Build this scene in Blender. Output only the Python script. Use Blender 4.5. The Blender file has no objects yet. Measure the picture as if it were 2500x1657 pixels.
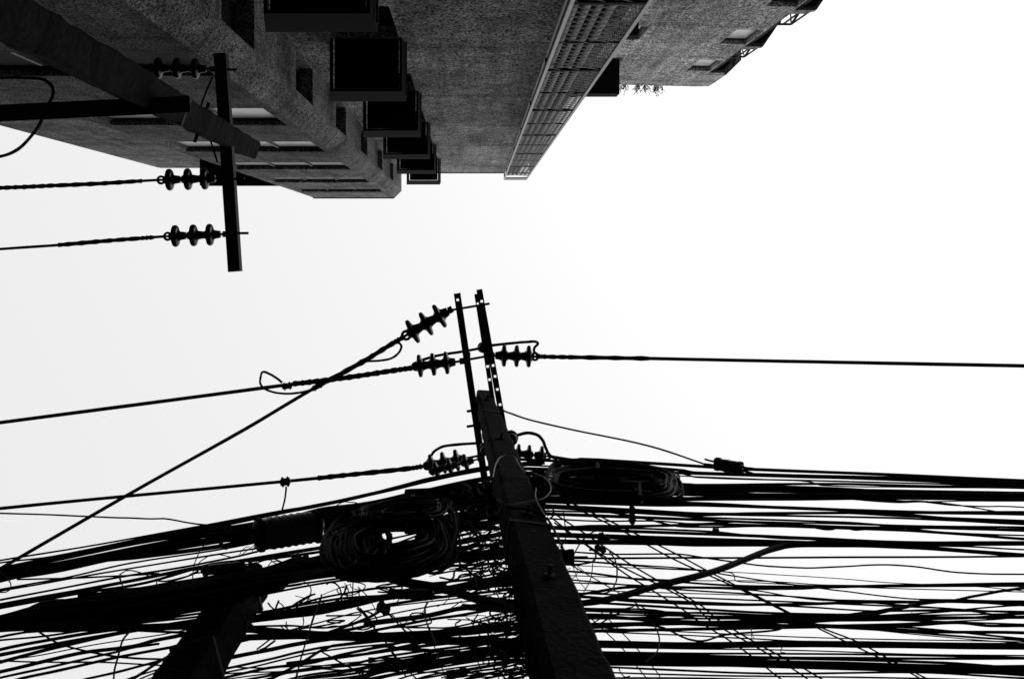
import bpy, math, random
from mathutils import Vector, Matrix, noise
random.seed(7)
S = bpy.context.scene
C = S.collection
# ---------------------------------------------------------------- camera, world, sun, exposure
F, ZX, ZY, EYE = 2430.0, 1140.0, 610.0, 1.6      # focal length in photo pixels, zenith in the photo, eye height
cam = bpy.data.objects.new('camera', bpy.data.cameras.new('camera')); C.objects.link(cam)
cam.data.sensor_width = 36; cam.data.lens = 36*F/2500
cam.data.shift_x = (1250-ZX)/2500; cam.data.shift_y = -(828.5-ZY)/2500
cam.location = (0, 0, EYE); cam.rotation_euler = (math.pi, 0, 0)     # looking straight up, image down = +Y
cam.data.clip_start = 0.05; cam.data.clip_end = 2000
S.camera = cam
W = bpy.data.worlds.new('World'); S.world = W; W.use_nodes = True
nt = W.node_tree; nt.nodes.clear()
SUN_EL, SUN_AZ = math.radians(48), math.radians(118)   # azimuth measured from +Y towards +X
sky = nt.nodes.new('ShaderNodeTexSky'); sky.sky_type = 'NISHITA'; sky.sun_disc = False
sky.sun_elevation = SUN_EL; sky.sun_rotation = SUN_AZ
sky.air_density = 1.0; sky.dust_density = 6.0; sky.ozone_density = 1.0
bw = nt.nodes.new('ShaderNodeRGBToBW')                 # black and white film
gam = nt.nodes.new('ShaderNodeMath'); gam.operation = 'POWER'; gam.inputs[1].default_value = 0.15   # overcast evens the sky out
mul = nt.nodes.new('ShaderNodeMath'); mul.operation = 'MULTIPLY'; mul.inputs[1].default_value = 6.78
bg = nt.nodes.new('ShaderNodeBackground'); bg.inputs['Strength'].default_value = 0.12
wo = nt.nodes.new('ShaderNodeOutputWorld')
nt.links.new(sky.outputs[0], bw.inputs[0]); nt.links.new(bw.outputs[0], gam.inputs[0]); nt.links.new(gam.outputs[0], mul.inputs[0])
nt.links.new(mul.outputs[0], bg.inputs['Color']); nt.links.new(bg.outputs[0], wo.inputs[0])
sd = bpy.data.lights.new('sun', 'SUN'); sd.energy = 0.5; sd.angle = math.radians(20); sd.color = (1, 1, 1)
sun = bpy.data.objects.new('sun', sd); C.objects.link(sun)
dv = Vector((math.sin(SUN_AZ)*math.cos(SUN_EL), math.cos(SUN_AZ)*math.cos(SUN_EL), math.sin(SUN_EL)))
sun.rotation_euler = dv.to_track_quat('Z', 'Y').to_euler()
S.view_settings.view_transform = 'Standard'; S.view_settings.look = 'None'
S.view_settings.exposure = 0.0; S.view_settings.gamma = 1.0

# ---------------------------------------------------------------- materials
def mat(name, col, rough=0.8, metal=0.0, spec=0.3, var=0.3, scale=30, bump=0.0, col2=None, extra=None, fr=(.3, .7)):
    m = bpy.data.materials.new(name); m.use_nodes = True
    n = m.node_tree; b = n.nodes['Principled BSDF']; L = n.links
    b.inputs['Roughness'].default_value = rough; b.inputs['Metallic'].default_value = metal
    b.inputs['Specular IOR Level'].default_value = spec
    tc = n.nodes.new('ShaderNodeTexCoord')
    t = n.nodes.new('ShaderNodeTexNoise'); t.inputs['Scale'].default_value = scale; t.inputs['Detail'].default_value = 6
    L.new(tc.outputs['Object'], t.inputs['Vector'])
    r = n.nodes.new('ShaderNodeMapRange'); r.inputs['From Min'].default_value = fr[0]; r.inputs['From Max'].default_value = fr[1]
    lo = col*(1-var); hi = col*(1+var) if col2 is None else col2
    r.inputs['To Min'].default_value = lo; r.inputs['To Max'].default_value = hi
    L.new(t.outputs['Fac'], r.inputs['Value'])
    src = r.outputs[0]
    if extra: src = extra(n, tc, src)
    cb = n.nodes.new('ShaderNodeCombineColor')
    for i in range(3): L.new(src, cb.inputs[i])
    L.new(cb.outputs[0], b.inputs['Base Color'])
    if bump:
        bp = n.nodes.new('ShaderNodeBump'); bp.inputs['Strength'].default_value = bump; bp.inputs['Distance'].default_value = 0.02
        L.new(t.outputs['Fac'], bp.inputs['Height']); L.new(bp.outputs[0], b.inputs['Normal'])
    return m

def concrete_extra(seed, stain=False, lo=0.5, hi=1.5):
    def f(n, tc, src):
        L = n.links
        def noise_(scale, dist, lo_, hi_, a=0.32, b_=0.68, stretch=None, detail=8):
            v = tc.outputs['Object']
            if stretch:
                mp = n.nodes.new('ShaderNodeMapping'); mp.inputs['Scale'].default_value = stretch
                L.new(v, mp.inputs['Vector']); v = mp.outputs[0]
            t = n.nodes.new('ShaderNodeTexNoise'); t.noise_dimensions = '4D'; t.inputs['W'].default_value = seed
            t.inputs['Scale'].default_value = scale; t.inputs['Detail'].default_value = detail; t.inputs['Distortion'].default_value = dist
            t.inputs['Roughness'].default_value = 0.65
            L.new(v, t.inputs['Vector'])
            r = n.nodes.new('ShaderNodeMapRange'); r.inputs['From Min'].default_value = a; r.inputs['From Max'].default_value = b_
            r.inputs['To Min'].default_value = lo_; r.inputs['To Max'].default_value = hi_
            L.new(t.outputs['Fac'], r.inputs['Value']); return r.outputs[0]
        def mulm(a, b_):
            m = n.nodes.new('ShaderNodeMath'); m.operation = 'MULTIPLY'; L.new(a, m.inputs[0]); L.new(b_, m.inputs[1]); return m.outputs[0]
        src = mulm(src, noise_(0.9, 0.8, 0.55, 1.35))
        src = mulm(src, noise_(9.0, 0.3, lo, hi))                              # rough cast blotches
        src = mulm(src, noise_(2.0, 0.4, 0.6, 1.28, stretch=(3.0, 3.0, 0.16)))  # rain streaks
        # daywork joints: a dark line and a paler course at each storey
        sp = n.nodes.new('ShaderNodeSeparateXYZ'); L.new(tc.outputs['Object'], sp.inputs[0])
        w = n.nodes.new('ShaderNodeMath'); w.operation = 'MULTIPLY_ADD'; w.inputs[1].default_value = 1/2.9; w.inputs[2].default_value = 0.28
        L.new(sp.outputs['Z'], w.inputs[0])
        fr = n.nodes.new('ShaderNodeMath'); fr.operation = 'FRACT'; L.new(w.outputs[0], fr.inputs[0])
        rp = n.nodes.new('ShaderNodeValToRGB'); e = rp.color_ramp.elements
        e[0].position = 0.0; e[0].color = (.55,)*3+(1,); e[1].position = 0.014; e[1].color = (.6,)*3+(1,)
        for p, c in ((0.03, 1.0), (0.10, 1.12), (0.16, 1.0), (0.93, .97), (0.985, .82)):
            k = e.new(p); k.color = (c, c, c, 1)
        L.new(fr.outputs[0], rp.inputs[0]); src = mulm(src, rp.outputs[0])
        if stain:                                                              # a long drip under the parapet
            a = n.nodes.new('ShaderNodeMath'); a.operation = 'SUBTRACT'; a.inputs[1].default_value = 0.30; L.new(sp.outputs['X'], a.inputs[0])
            ab = n.nodes.new('ShaderNodeMath'); ab.operation = 'ABSOLUTE'; L.new(a.outputs[0], ab.inputs[0])
            r1 = n.nodes.new('ShaderNodeMapRange'); r1.interpolation_type = 'SMOOTHSTEP'
            r1.inputs['From Min'].default_value = 0.02; r1.inputs['From Max'].default_value = 0.15; r1.inputs['To Min'].default_value = 1; r1.inputs['To Max'].default_value = 0
            L.new(ab.outputs[0], r1.inputs['Value'])
            r2 = n.nodes.new('ShaderNodeMapRange'); r2.inputs['From Min'].default_value = 17.5; r2.inputs['From Max'].default_value = 23.5
            L.new(sp.outputs['Z'], r2.inputs['Value'])
            q = mulm(mulm(r1.outputs[0], r2.outputs[0]), noise_(7, .5, .3, 1.0))
            inv = n.nodes.new('ShaderNodeMath'); inv.operation = 'MULTIPLY_ADD'; inv.inputs[1].default_value = -0.75; inv.inputs[2].default_value = 1.0
            L.new(q, inv.inputs[0]); src = mulm(src, inv.outputs[0])
        return src
    return f

M = {}
M['wall_left'] = mat('dark rough cast concrete', 0.24, .95, spec=.05, var=.85, scale=58, bump=.6, fr=(.40, .60), extra=concrete_extra(1.0))
M['wall_mid'] = mat('grey rough cast concrete', 0.36, .95, spec=.05, var=.9, scale=44, bump=.6, fr=(.40, .60), extra=concrete_extra(3.3, True))
M['wall_right'] = mat('pale grey rendered concrete', 0.42, .95, spec=.05, var=.85, scale=30, bump=.6, fr=(.40, .60), extra=concrete_extra(5.1))
M['wall_wing'] = mat('grey plaster', 0.24, .95, spec=.05, var=.85, scale=58, bump=.6, fr=(.40, .60), extra=concrete_extra(8.2))
M['pole_dark'] = mat('near black pole concrete', 0.007, .9, spec=.04, var=.7, scale=40, bump=.6)  # near black base tone with an even mottle
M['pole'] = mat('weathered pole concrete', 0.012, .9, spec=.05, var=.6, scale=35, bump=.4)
M['black'] = mat('black cable rubber', 0.006, .65, spec=.06, var=.4, scale=60)
M['wire'] = mat('grey insulated wire', 0.30, .5, spec=.4, var=.3, scale=60)
M['steel'] = mat('rusted dark steel', 0.03, .7, metal=.0, spec=.15, var=.4, scale=30)
M['galv'] = mat('pale galvanised steel', 0.42, .45, metal=.3, spec=.4, var=.25, scale=25)
M['porcelain'] = mat('dark glazed porcelain', 0.012, .35, spec=.2, var=.2, scale=10)
M['hood'] = mat('dark painted steel', 0.005, .7, spec=.04, var=.3, scale=20)
M['glass'] = mat('window glass', 0.03, .04, spec=.7, var=.1, scale=3)
M['pale_pane'] = mat('pale window pane', 0.85, .25, spec=.5, var=.12, scale=4)  # near white pane colour
M['dull'] = mat('dusty dark glass', 0.11, .85, spec=.04, var=.3, scale=5)  # darker matt pane colour for the lowest tower windows
M['frame'] = mat('dark window frame', 0.05, .5, spec=.3)
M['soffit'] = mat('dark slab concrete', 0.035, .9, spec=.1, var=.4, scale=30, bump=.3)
M['pipe'] = mat('pale grey pipe', 0.44, .45, spec=.3, var=.35, scale=18)
M['plastic'] = mat('black plastic case', 0.03, .4, spec=.4, var=.3, scale=40)
M['leaf'] = mat('dusty leaf', 0.05, .8, var=.4, scale=60)
M['asphalt'] = mat('asphalt', 0.04, .95, var=.3, scale=40)
M['pave'] = mat('paving', 0.06, .95, var=.3, scale=20)

# ---------------------------------------------------------------- mesh helpers
class MB:
    def __init__(s): s.v = []; s.f = []; s.smooth = False
    def add(s, vs, fs):
        o = len(s.v); s.v += [Vector(v) for v in vs]; s.f += [tuple(i+o for i in f) for f in fs]; return s
    def box(s, x0, x1, y0, y1, z0, z1):
        return s.add([(x, y, z) for z in (z0, z1) for y in (y0, y1) for x in (x0, x1)],
                     [(0, 2, 3, 1), (4, 5, 7, 6), (0, 1, 5, 4), (2, 6, 7, 3), (0, 4, 6, 2), (1, 3, 7, 5)])
    def hexa(s, low, high):                      # four low corners, four high corners (same order)
        return s.add(list(low)+list(high), [(3, 2, 1, 0), (4, 5, 6, 7)]+[(i, (i+1) % 4, (i+1) % 4+4, i+4) for i in range(4)])
    def prism(s, poly, z0, z1):
        n = len(poly)
        return s.add([(x, y, z0) for x, y in poly]+[(x, y, z1) for x, y in poly],
                     [tuple(range(n-1, -1, -1)), tuple(range(n, 2*n))]+[(i, (i+1) % n, (i+1) % n+n, i+n) for i in range(n)])
    def loft(s, rings):                          # closed rings with equal counts
        n = len(rings[0]); vs = [p for r in rings for p in r]; fs = []
        for k in range(len(rings)-1):
            for i in range(n): fs.append((k*n+i, k*n+(i+1) % n, (k+1)*n+(i+1) % n, (k+1)*n+i))
        fs += [tuple(range(n-1, -1, -1)), tuple(range((len(rings)-1)*n, len(rings)*n))]
        return s.add(vs, fs)
    def tube(s, pts, rad, sides=6, closed=False):
        pts = [Vector(p) for p in pts]; n = len(pts)
        if not hasattr(rad, '__len__'): rad = [rad]*n
        up = Vector((.31, .17, .93)).normalized(); vs = []; fs = []; N = None
        for i, p in enumerate(pts):
            a = pts[(i-1) % n] if (i or closed) else pts[0]; b = pts[(i+1) % n] if (i < n-1 or closed) else pts[-1]
            T = (b-a); T = T.normalized() if T.length > 1e-9 else Vector((1, 0, 0))
            if N is None:
                N = T.cross(up)
                if N.length < .1: N = T.cross(Vector((1, 0, 0)))
            N = (N - T*N.dot(T)); N = N.normalized() if N.length > 1e-6 else T.orthogonal().normalized()
            B = T.cross(N)
            for k in range(sides):
                q = 2*math.pi*k/sides; vs.append(p+(N*math.cos(q)+B*math.sin(q))*rad[i])
        m = n if closed else n-1
        for i in range(m):
            j = (i+1) % n
            for k in range(sides): fs.append((i*sides+k, i*sides+(k+1) % sides, j*sides+(k+1) % sides, j*sides+k))
        if not closed: fs += [tuple(range(sides-1, -1, -1)), tuple(range((n-1)*sides, n*sides))]
        return s.add(vs, fs)
    def lathe(s, prof, M4, seg=20):               # profile (x, r) about the local X axis, placed by matrix
        vs = []; fs = []
        for x, r in prof:
            for k in range(seg):
                q = 2*math.pi*k/seg; vs.append(M4 @ Vector((x, r*math.cos(q), r*math.sin(q))))
        for i in range(len(prof)-1):
            for k in range(seg): fs.append((i*seg+k, (i+1)*seg+k, (i+1)*seg+(k+1) % seg, i*seg+(k+1) % seg))
        fs += [tuple(range(seg)), tuple(range(len(prof)*seg-1, (len(prof)-1)*seg-1, -1))]
        return s.add(vs, fs)
    def build(s, name, m, parent=None, loc=None, smooth=False):
        base = Vector(loc) if loc is not None else Vector((0, 0, 0))
        me = bpy.data.meshes.new(name)
        me.from_pydata([v-base for v in s.v], [], s.f); me.materials.append(m); me.update()
        if smooth:
            me.polygons.foreach_set('use_smooth', [True]*len(me.polygons))
            try: me.set_sharp_from_angle(angle=math.radians(50))
            except Exception: pass
        o = bpy.data.objects.new(name, me); C.objects.link(o)
        if parent is not None:
            o.parent = parent
        else: o.location = base
        return o

def thing(name, label, cat, loc, group=None):
    o = bpy.data.objects.new(name, None); C.objects.link(o); o.location = loc
    o['label'] = label; o['category'] = cat
    if group: o['group'] = group
    return o
def tag(o, label, cat, group=None):
    o['label'] = label; o['category'] = cat
    if group: o['group'] = group
    return o

# ---------------------------------------------------------------- from photo pixels to points in the street
ZOOM = {'p': (0, 0, 1), 'o': (0, 0, 1.05664), '1': (0, 0, .44643), 'a': (600, 650, .38259), '2': (0, 1150, .32333), '3': (600, 1050, .38717),
        '4': (1150, 950, .45103), '5': (1700, 1100, .35524), 'b': (900, 1150, .19133), 'c': (900, 1400, .1902), 'd': (550, 1180, .17219),
        'e': (550, 1400, .16906), 'f': (1150, 950, .17219)}
def px(tok):
    k, r = tok[0], tok[1:]; x, y = map(float, r.split(','))
    ox, oy, s = ZOOM[k]; return ox+x*s, oy+y*s
def at_h(x, y, h): return Vector(((x-ZX)/F*h, (y-ZY)/F*h, EYE+h))
def at_plane(x, y, Y):
    h = Y*F/max(y-ZY, 20); return at_h(x, y, h)
def plane_y(x, front=0.0):
    return 1.58+max(0, 1250-x)*(2.12-1.58)/700 - front
def spline(P, n=6):
    if len(P) < 3: return [P[0].lerp(P[-1], i/8) for i in range(9)]
    out = []
    for i in range(len(P)-1):
        p0 = P[i-1] if i else P[0]*2-P[1]; p1, p2 = P[i], P[i+1]; p3 = P[i+2] if i+2 < len(P) else P[-1]*2-P[-2]
        # centripetal-like tangents limited by chord so that uneven spacing does not overshoot
        c = (p2-p1).length; t1 = (p2-p0); t2 = (p3-p1)
        t1 = t1.normalized()*c if t1.length else t1; t2 = t2.normalized()*c if t2.length else t2
        for k in range(n):
            t = k/n; a = 2*t**3-3*t**2+1; b = t**3-2*t**2+t; d = -2*t**3+3*t**2; e = t**3-t**2
            out.append(p1*a+t1*b+p2*d+t2*e)
    out.append(P[-1]); return out
def place(pts2, rule, jit=0.0):
    n = len(pts2); P = []
    for i, (x, y) in enumerate(pts2):
        if rule[0] == 'h':
            if '>' in rule: a, b = map(float, rule[1:].split('>')); h = a+(b-a)*i/(n-1)
            else: h = float(rule[1:])
            P.append(at_h(x, y, h+jit))
        else:
            fr = {'b': 0.0, 'f': 0.36, 'n': 0.5, 'm': 0.18}[rule[0]]
            P.append(at_plane(x, y, plane_y(x, fr)+jit))
    return P
def cable_mesh(P, wpx, name='cable', m=None, wob=0.5, bump=0.0, sides=6, sub=6):
    Q = spline(P, sub); s = random.random()*100; R = []
    for i, q in enumerate(Q):
        h = q.z-EYE
        k = noise.noise(Vector((i*.31, s, 0)))
        w = wpx*(1+.10*k)
        if bump: w *= 1+bump*math.sin(i*2.2+s)
        R.append(max(w*h/F/2, 0.0012))
        q = Q[i]; Q[i] = q+Vector((noise.noise(Vector((i*.23, s, 3))), noise.noise(Vector((i*.23, s, 7))), 0))*(wob*h/F) if 0 < i < len(Q)-1 else q
    mb = MB().tube(Q, R, sides); return mb.build(name, m or M['black'], loc=Q[0], smooth=True)

# ---------------------------------------------------------------- ground
Z = lambda h: EYE+h
MB().box(-300, 300, -300, 300, -0.3, 0).build('ground', M['pave'])['kind'] = 'structure'
MB().box(-120, 120, 1.15, 6.9, 0.004, 0.008).build('road', M['asphalt'])['kind'] = 'structure'
mbk = MB()
mbk.box(-120, 120, -1.2, 1.0, 0.0, 0.12); mbk.box(-120, 120, 7.05, 9.3, 0.0, 0.12)
mbk.build('pavement', M['pave'])['kind'] = 'structure'
mbk = MB(); mbk.box(-120, 120, 1.0, 1.15, 0.0, 0.13); mbk.box(-120, 120, 6.9, 7.05, 0.0, 0.13)
mbk.build('kerb', M['pave'])['kind'] = 'structure'

# ---------------------------------------------------------------- walls with openings
def wall(mb, o, u, n, u0, u1, z0, z1, holes, depth):
    """front face through point o along unit u (horizontal) with outward normal n; holes (ua, ub, za, zb) get reveals of depth."""
    us = sorted({u0, u1, *[a for h in holes for a in h[:2]]}); zs = sorted({z0, z1, *[a for h in holes for a in h[2:]]})
    P = lambda a, z, d=0.0: (o[0]+u[0]*a-n[0]*d, o[1]+u[1]*a-n[1]*d, z)
    for i in range(len(us)-1):
        for j in range(len(zs)-1):
            ca, cz = (us[i]+us[i+1])/2, (zs[j]+zs[j+1])/2
            if any(h[0] < ca < h[1] and h[2] < cz < h[3] for h in holes): continue
            mb.add([P(us[i], zs[j]), P(us[i+1], zs[j]), P(us[i+1], zs[j+1]), P(us[i], zs[j+1])], [(0, 1, 2, 3)])
    for a, b, c, d in holes:
        for q in (((a, c), (b, c)), ((b, c), (b, d)), ((b, d), (a, d)), ((a, d), (a, c))):
            (p, r), (s, t) = q
            mb.add([P(p, r), P(s, t), P(s, t, depth), P(p, r, depth)], [(0, 1, 2, 3)])
    return P
def window(parent, base, P, a, b, c, d, depth, mull=0, label=None, gm='glass'):
    """frame bars and a glass pane at the back of an opening."""
    fr = MB(); t = 0.035
    def bar(a0, a1, c0, c1):
        lo = [P(a0, c0, depth-.02), P(a1, c0, depth-.02), P(a1, c0, depth+.02), P(a0, c0, depth+.02)]
        hi = [P(a0, c1, depth-.02), P(a1, c1, depth-.02), P(a1, c1, depth+.02), P(a0, c1, depth+.02)]
        fr.hexa(lo, hi)
    bar(a, b, c, c+t); bar(a, b, d-t, d); bar(a, a+t, c+t, d-t); bar(b-t, b, c+t, d-t)
    for k in range(mull):
        x = a+(b-a)*(k+1)/(mull+1); bar(x-.015, x+.015, c+t, d-t)
    w = fr.build('window', M['frame'], parent, base)
    if label: w['label'] = label
    MB().add([P(a, c, depth+.005), P(b, c, depth+.005), P(b, d, depth+.005), P(a, d, depth+.005)], [(0, 1, 2, 3)]).build('pane', M[gm], w, base)
    return w

TOP = Z(24.05)
# --- corner building: left tower with strip windows, recess, blank middle wall
bb = (-1.6, -3.5, 0)
bld = thing('apartment_building', 'dark rough concrete apartment block with strip windows and black window hoods', 'building', bb)
wl = MB(); FY, MY, LX, CX, RX, EX = -1.26, -1.87, -3.70, -1.74, -1.58, 1.26
heads = [1.35, 4.3, 7.22, 10.07, 12.8, 15.6, 18.65, 21.65]
holesF = [(0.10, 1.88, Z(h)-(1.2 if h > 9 else .85), Z(h)) for h in heads]
PF = wall(wl, (LX, FY), (1, 0), (0, 1), 0, CX-LX, 0, TOP, holesF, .12)
wl.add([(CX, FY, 0), (RX, FY-.16, 0), (RX, FY-.16, TOP), (CX, FY, TOP)], [(0, 1, 2, 3)])
sheads = [1.8, 4.6, 7.4, 10.2, 13.0, 15.8, 18.6, 21.4]
holesS = [(0.06, 0.43, Z(h)-1.0, Z(h)) for h in sheads]
PS = wall(wl, (RX, FY-.16), (0, -1), (1, 0), 0, FY-.16-MY, 0, TOP, holesS, .18)
wl.add([(LX, FY, 0), (LX, -6, 0), (LX, -6, TOP), (LX, FY, TOP)], [(3, 2, 1, 0)])
wl.add([(LX, FY, TOP), (CX, FY, TOP), (RX, FY-.16, TOP), (RX, -6, TOP), (LX, -6, TOP)], [(0, 1, 2, 3, 4)])
wl.add([(LX, -6, 0), (RX, -6, 0), (RX, -6, TOP), (LX, -6, TOP)], [(0, 1, 2, 3)])
wl.build('wall', M['wall_left'], bld, bb)
wm = MB()
hh = [0.1, 3.0, 5.9, 8.8, 11.7, 14.6, 17.5, 20.4]
holesM = [(0.42, 0.98, Z(h)-1.15, Z(h)-.03) for h in hh if h > 1]
PM = wall(wm, (RX, MY), (1, 0), (0, 1), 0, EX-RX, 0, TOP, holesM, .14)
wm.add([(EX, MY, 0), (EX, -6, 0), (EX, -6, TOP), (EX, MY, TOP)], [(0, 1, 2, 3)])
wm.add([(RX+.001, MY, TOP), (EX, MY, TOP), (EX, -6, TOP), (RX+.001, -6, TOP)], [(0, 1, 2, 3)])
wm.add([(RX+.001, -6, 0), (EX, -6, 0), (EX, -6, TOP), (RX+.001, -6, TOP)], [(0, 1, 2, 3)])
wm.build('wall', M['wall_mid'], bld, bb)
for a, b, c, d in holesF: window(bld, bb, PF, a, b, c, d, .06, 2, None, 'pale_pane' if d > Z(9) else 'dull')
for a, b, c, d in holesS: window(bld, bb, PS, a, b, c, d, .15)
for a, b, c, d in holesM: window(bld, bb, PM, a, b, c, d, .12, 1)
for h in hh[1:]:                                         # steel hoods over the middle windows, flaring upwards
    x0, x1, y0, y1, z = -1.205, -0.575, -1.40, MY, Z(h)
    hd = MB(); g = .022; T = .30
    # soffit panel recessed into a rim
    hd.box(x0+.03, x1-.03, y1, y0-.03, z+.04, z+.06)
    def side(ax, ay, bx, by, cx, cy, dx, dy, e0, e1):   # sloping plate: low edge a-b, high edge c-d, outward e
        pass
    ox, oy = .05, .045
    hd.hexa([(x0, y0-g, z), (x1, y0-g, z), (x1, y0, z), (x0, y0, z)], [(x0-ox, y0+oy-g, z+T), (x1+.02, y0+oy-g, z+T), (x1+.02, y0+oy, z+T), (x0-ox, y0+oy, z+T)])
    hd.hexa([(x0, y1, z), (x0+g, y1, z), (x0+g, y0-g-.002, z), (x0, y0-g-.002, z)], [(x0-ox, y1, z+T), (x0-ox+g, y1, z+T), (x0-ox+g, y0+oy-g-.002, z+T), (x0-ox, y0+oy-g-.002, z+T)])
    hd.hexa([(x1-g, y1, z), (x1, y1, z), (x1, y0-g-.002, z), (x1-g, y0-g-.002, z)], [(x1+.02-g, y1, z+T), (x1+.02, y1, z+T), (x1+.02, y0+oy-g-.002, z+T), (x1+.02-g, y0+oy-g-.002, z+T)])
    h_o = hd.build('window_hood', M['hood'], bld, bb)
    MB().box(x1+.021, x1+.034, y1, y0+.02, z+T*.55, z+T*.62).build('edge_trim', M['steel'], h_o, bb)
# dark slabs that jut out of the two ends
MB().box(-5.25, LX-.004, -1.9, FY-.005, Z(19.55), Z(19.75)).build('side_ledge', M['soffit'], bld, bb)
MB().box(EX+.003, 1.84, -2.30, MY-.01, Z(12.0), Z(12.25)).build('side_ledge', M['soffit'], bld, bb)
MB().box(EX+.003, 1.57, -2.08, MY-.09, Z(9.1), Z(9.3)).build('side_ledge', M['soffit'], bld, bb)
# parapet coping
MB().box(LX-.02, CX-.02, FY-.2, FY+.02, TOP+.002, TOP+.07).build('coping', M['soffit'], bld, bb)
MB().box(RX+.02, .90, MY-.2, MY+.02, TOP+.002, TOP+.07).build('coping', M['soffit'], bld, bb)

# --- wing on the left
wb = (-6, -4, 0)
wing = thing('wing_building', 'grey plain wing behind the strip window tower, cut off by the sky', 'building', wb)
mb = MB(); WY, WX = -1.97, -7.40
Pw = wall(mb, (WX, WY), (1, 0), (0, 1), 0, LX-WX-.004, 0, Z(24.0), [], .1)
mb.add([(WX, WY, 0), (WX, -6, 0), (WX, -6, Z(24)), (WX, WY, Z(24))], [(3, 2, 1, 0)])
mb.add([(WX, WY, Z(24)), (LX-.004, WY, Z(24)), (LX-.004, -6, Z(24)), (WX, -6, Z(24))], [(0, 1, 2, 3)])
mb.build('wall', M['wall_wing'], wing, wb)
MB().box(-4.34, -4.24, WY, WY+.06, 0, Z(23.2)).build('wall_rib', M['wall_wing'], wing, wb)

# --- pipe riser cage on the middle wall
cb = (1.18, -1.8, 0)
cage = thing('pipe_cage', 'tall wire mesh cage round vertical pipes, beside the blank concrete wall', 'pipe cage', cb)
X0, X1, YF, YB, CT = 0.915, 1.455, -1.735, -1.862, Z(24.55)
fr = MB(); t = .03
for x in (X0, X1):
    fr.box(x-t/2, x+t/2, YF-t/2, YF+t/2, 0, CT)
for x in (X0, X1-.0):
    if x == X0: fr.box(x-.01, x+.01, YB-.0, YB+.02, 0, CT)
fr.build('post_frame', M['galv'], cage, cb)
rails = [1.5, 4.2, 6.98, 9.6, 12.36, 15.05, 17.96, 20.7, 22.5, 24.0, 24.5]
mids = [2.8, 5.6, 8.33, 11.0, 13.7, 16.5, 19.3]
for h in rails:
    MB().box(X0+t/2, X1-t/2, YF-.012, YF+.012, Z(h)-.03, Z(h)+.03).build('rail', M['hood'] if h < 23 else M['steel'], cage, cb)
    mb = MB(); mb.box(X0-.008, X0+.008, YB+.02, YF-t/2, Z(h)-.015, Z(h)+.015)
    mb.build('bracket', M['steel'], cage, cb)
    if h < 24: MB().box(X0+.03, EX-.003, YB+.002, YB+.022, Z(h)+.04, Z(h)+.11).build('pipe_clamp', M['hood'], cage, cb)
for h in mids:
    MB().box(X0+t/2, X1-t/2, YF-.008, YF+.008, Z(h)-.01, Z(h)+.01).build('rail', M['steel'], cage, cb)
MB().box(X0+.012, EX-.003, MY+.001, YB-.001, 0, Z(23.6)).build('gap_shade', M['hood'], cage, cb)  # dark sheet put in as the shade between the pipes
ms = MB(); cell = .15; wr = .0042; za, zb = Z(2.2), Z(23.0); wv = X1-X0
for sgn in (1, -1):
    k = za-wv
    while k < zb:
        z0_, z1_ = (k, k+wv*.8) if sgn > 0 else (k+wv*.8, k)
        if min(z0_, z1_) > za: ms.tube([(X0, YF+.004*sgn, z0_), (X1, YF+.004*sgn, z1_)], wr, 3)
        k += cell
# right-hand return of the mesh
for sgn in (1, -1):
    k = za
    while k < zb:
        z0_, z1_ = (k, k+.1) if sgn > 0 else (k+.1, k)
        ms.tube([(X1, YF, z0_), (X1+.002*sgn, YB-.3, z1_+.25*sgn)], wr, 3); k += cell
ms.build('wire_mesh', M['pipe'], cage, cb)
for x, r in ((.975, .024), (1.065, .026), (1.155, .025), (1.245, .028)):
    pm = MB(); pm.tube([(x, YB+.068, z) for z in (0, Z(8), Z(16), Z(21.2))], r, 12); pm.build('pipe', M['pipe'], cage, cb, smooth=True)

for o in list(cage.children):                           # the riser leans a little with the old frame
    for v in o.data.vertices: v.co.x -= .182*(24.4-(v.co.z+cb[2]-EYE))/17.4
# --- right building
rb = (3.5, -5, 0)
rbd = thing('balcony_building', 'pale grey concrete block with splayed balconies at its edge, beyond the pipe cage', 'building', rb)
mb = MB(); ang = math.radians(1.4); u = (math.cos(ang), math.sin(ang)); nn = (-u[1], u[0]); o0 = (0.2, -4.13); LEN = 5.27
hA = [4.7, 7.6, 10.5, 13.45, 16.4, 19.4, 22.3]
hR = [(4.72, 5.24, Z(h)-1.25, Z(h)) for h in hA]+[(2.3, 3.12, Z(h)-.2-1.1, Z(h)-.2) for h in hA]
PR = wall(mb, o0, u, nn, 0, LEN, 0, Z(24.4), hR, .12)
e = PR(LEN, 0); s0 = PR(0, 0)
mb.add([e, (e[0], -9, 0), (e[0], -9, Z(24.4)), (e[0], e[1], Z(24.4))], [(0, 1, 2, 3)])
mb.add([s0, (s0[0], -9, 0), (s0[0], -9, Z(24.4)), (s0[0], s0[1], Z(24.4))], [(3, 2, 1, 0)])
mb.add([(s0[0], s0[1], Z(24.4)), (e[0], e[1], Z(24.4)), (e[0], -9, Z(24.4)), (s0[0], -9, Z(24.4))], [(0, 1, 2, 3)])
mb.add([(s0[0], -9, 0), (e[0], -9, 0), (e[0], -9, Z(24.4)), (s0[0], -9, Z(24.4))], [(0, 1, 2, 3)])
mb.prism([(e[0]+.003, -4.0), (5.93, -4.0), (6.27, -4.33), (6.27, -4.8), (e[0]+.003, -4.8)], Z(22.75), Z(24.4))
mb.build('wall', M['wall_right'], rbd, rb)
for a, b, c, d in hR: window(rbd, rb, PR, a, b, c, d, .10, 0, None, 'pale_pane' if a > 4 else 'glass')
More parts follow.
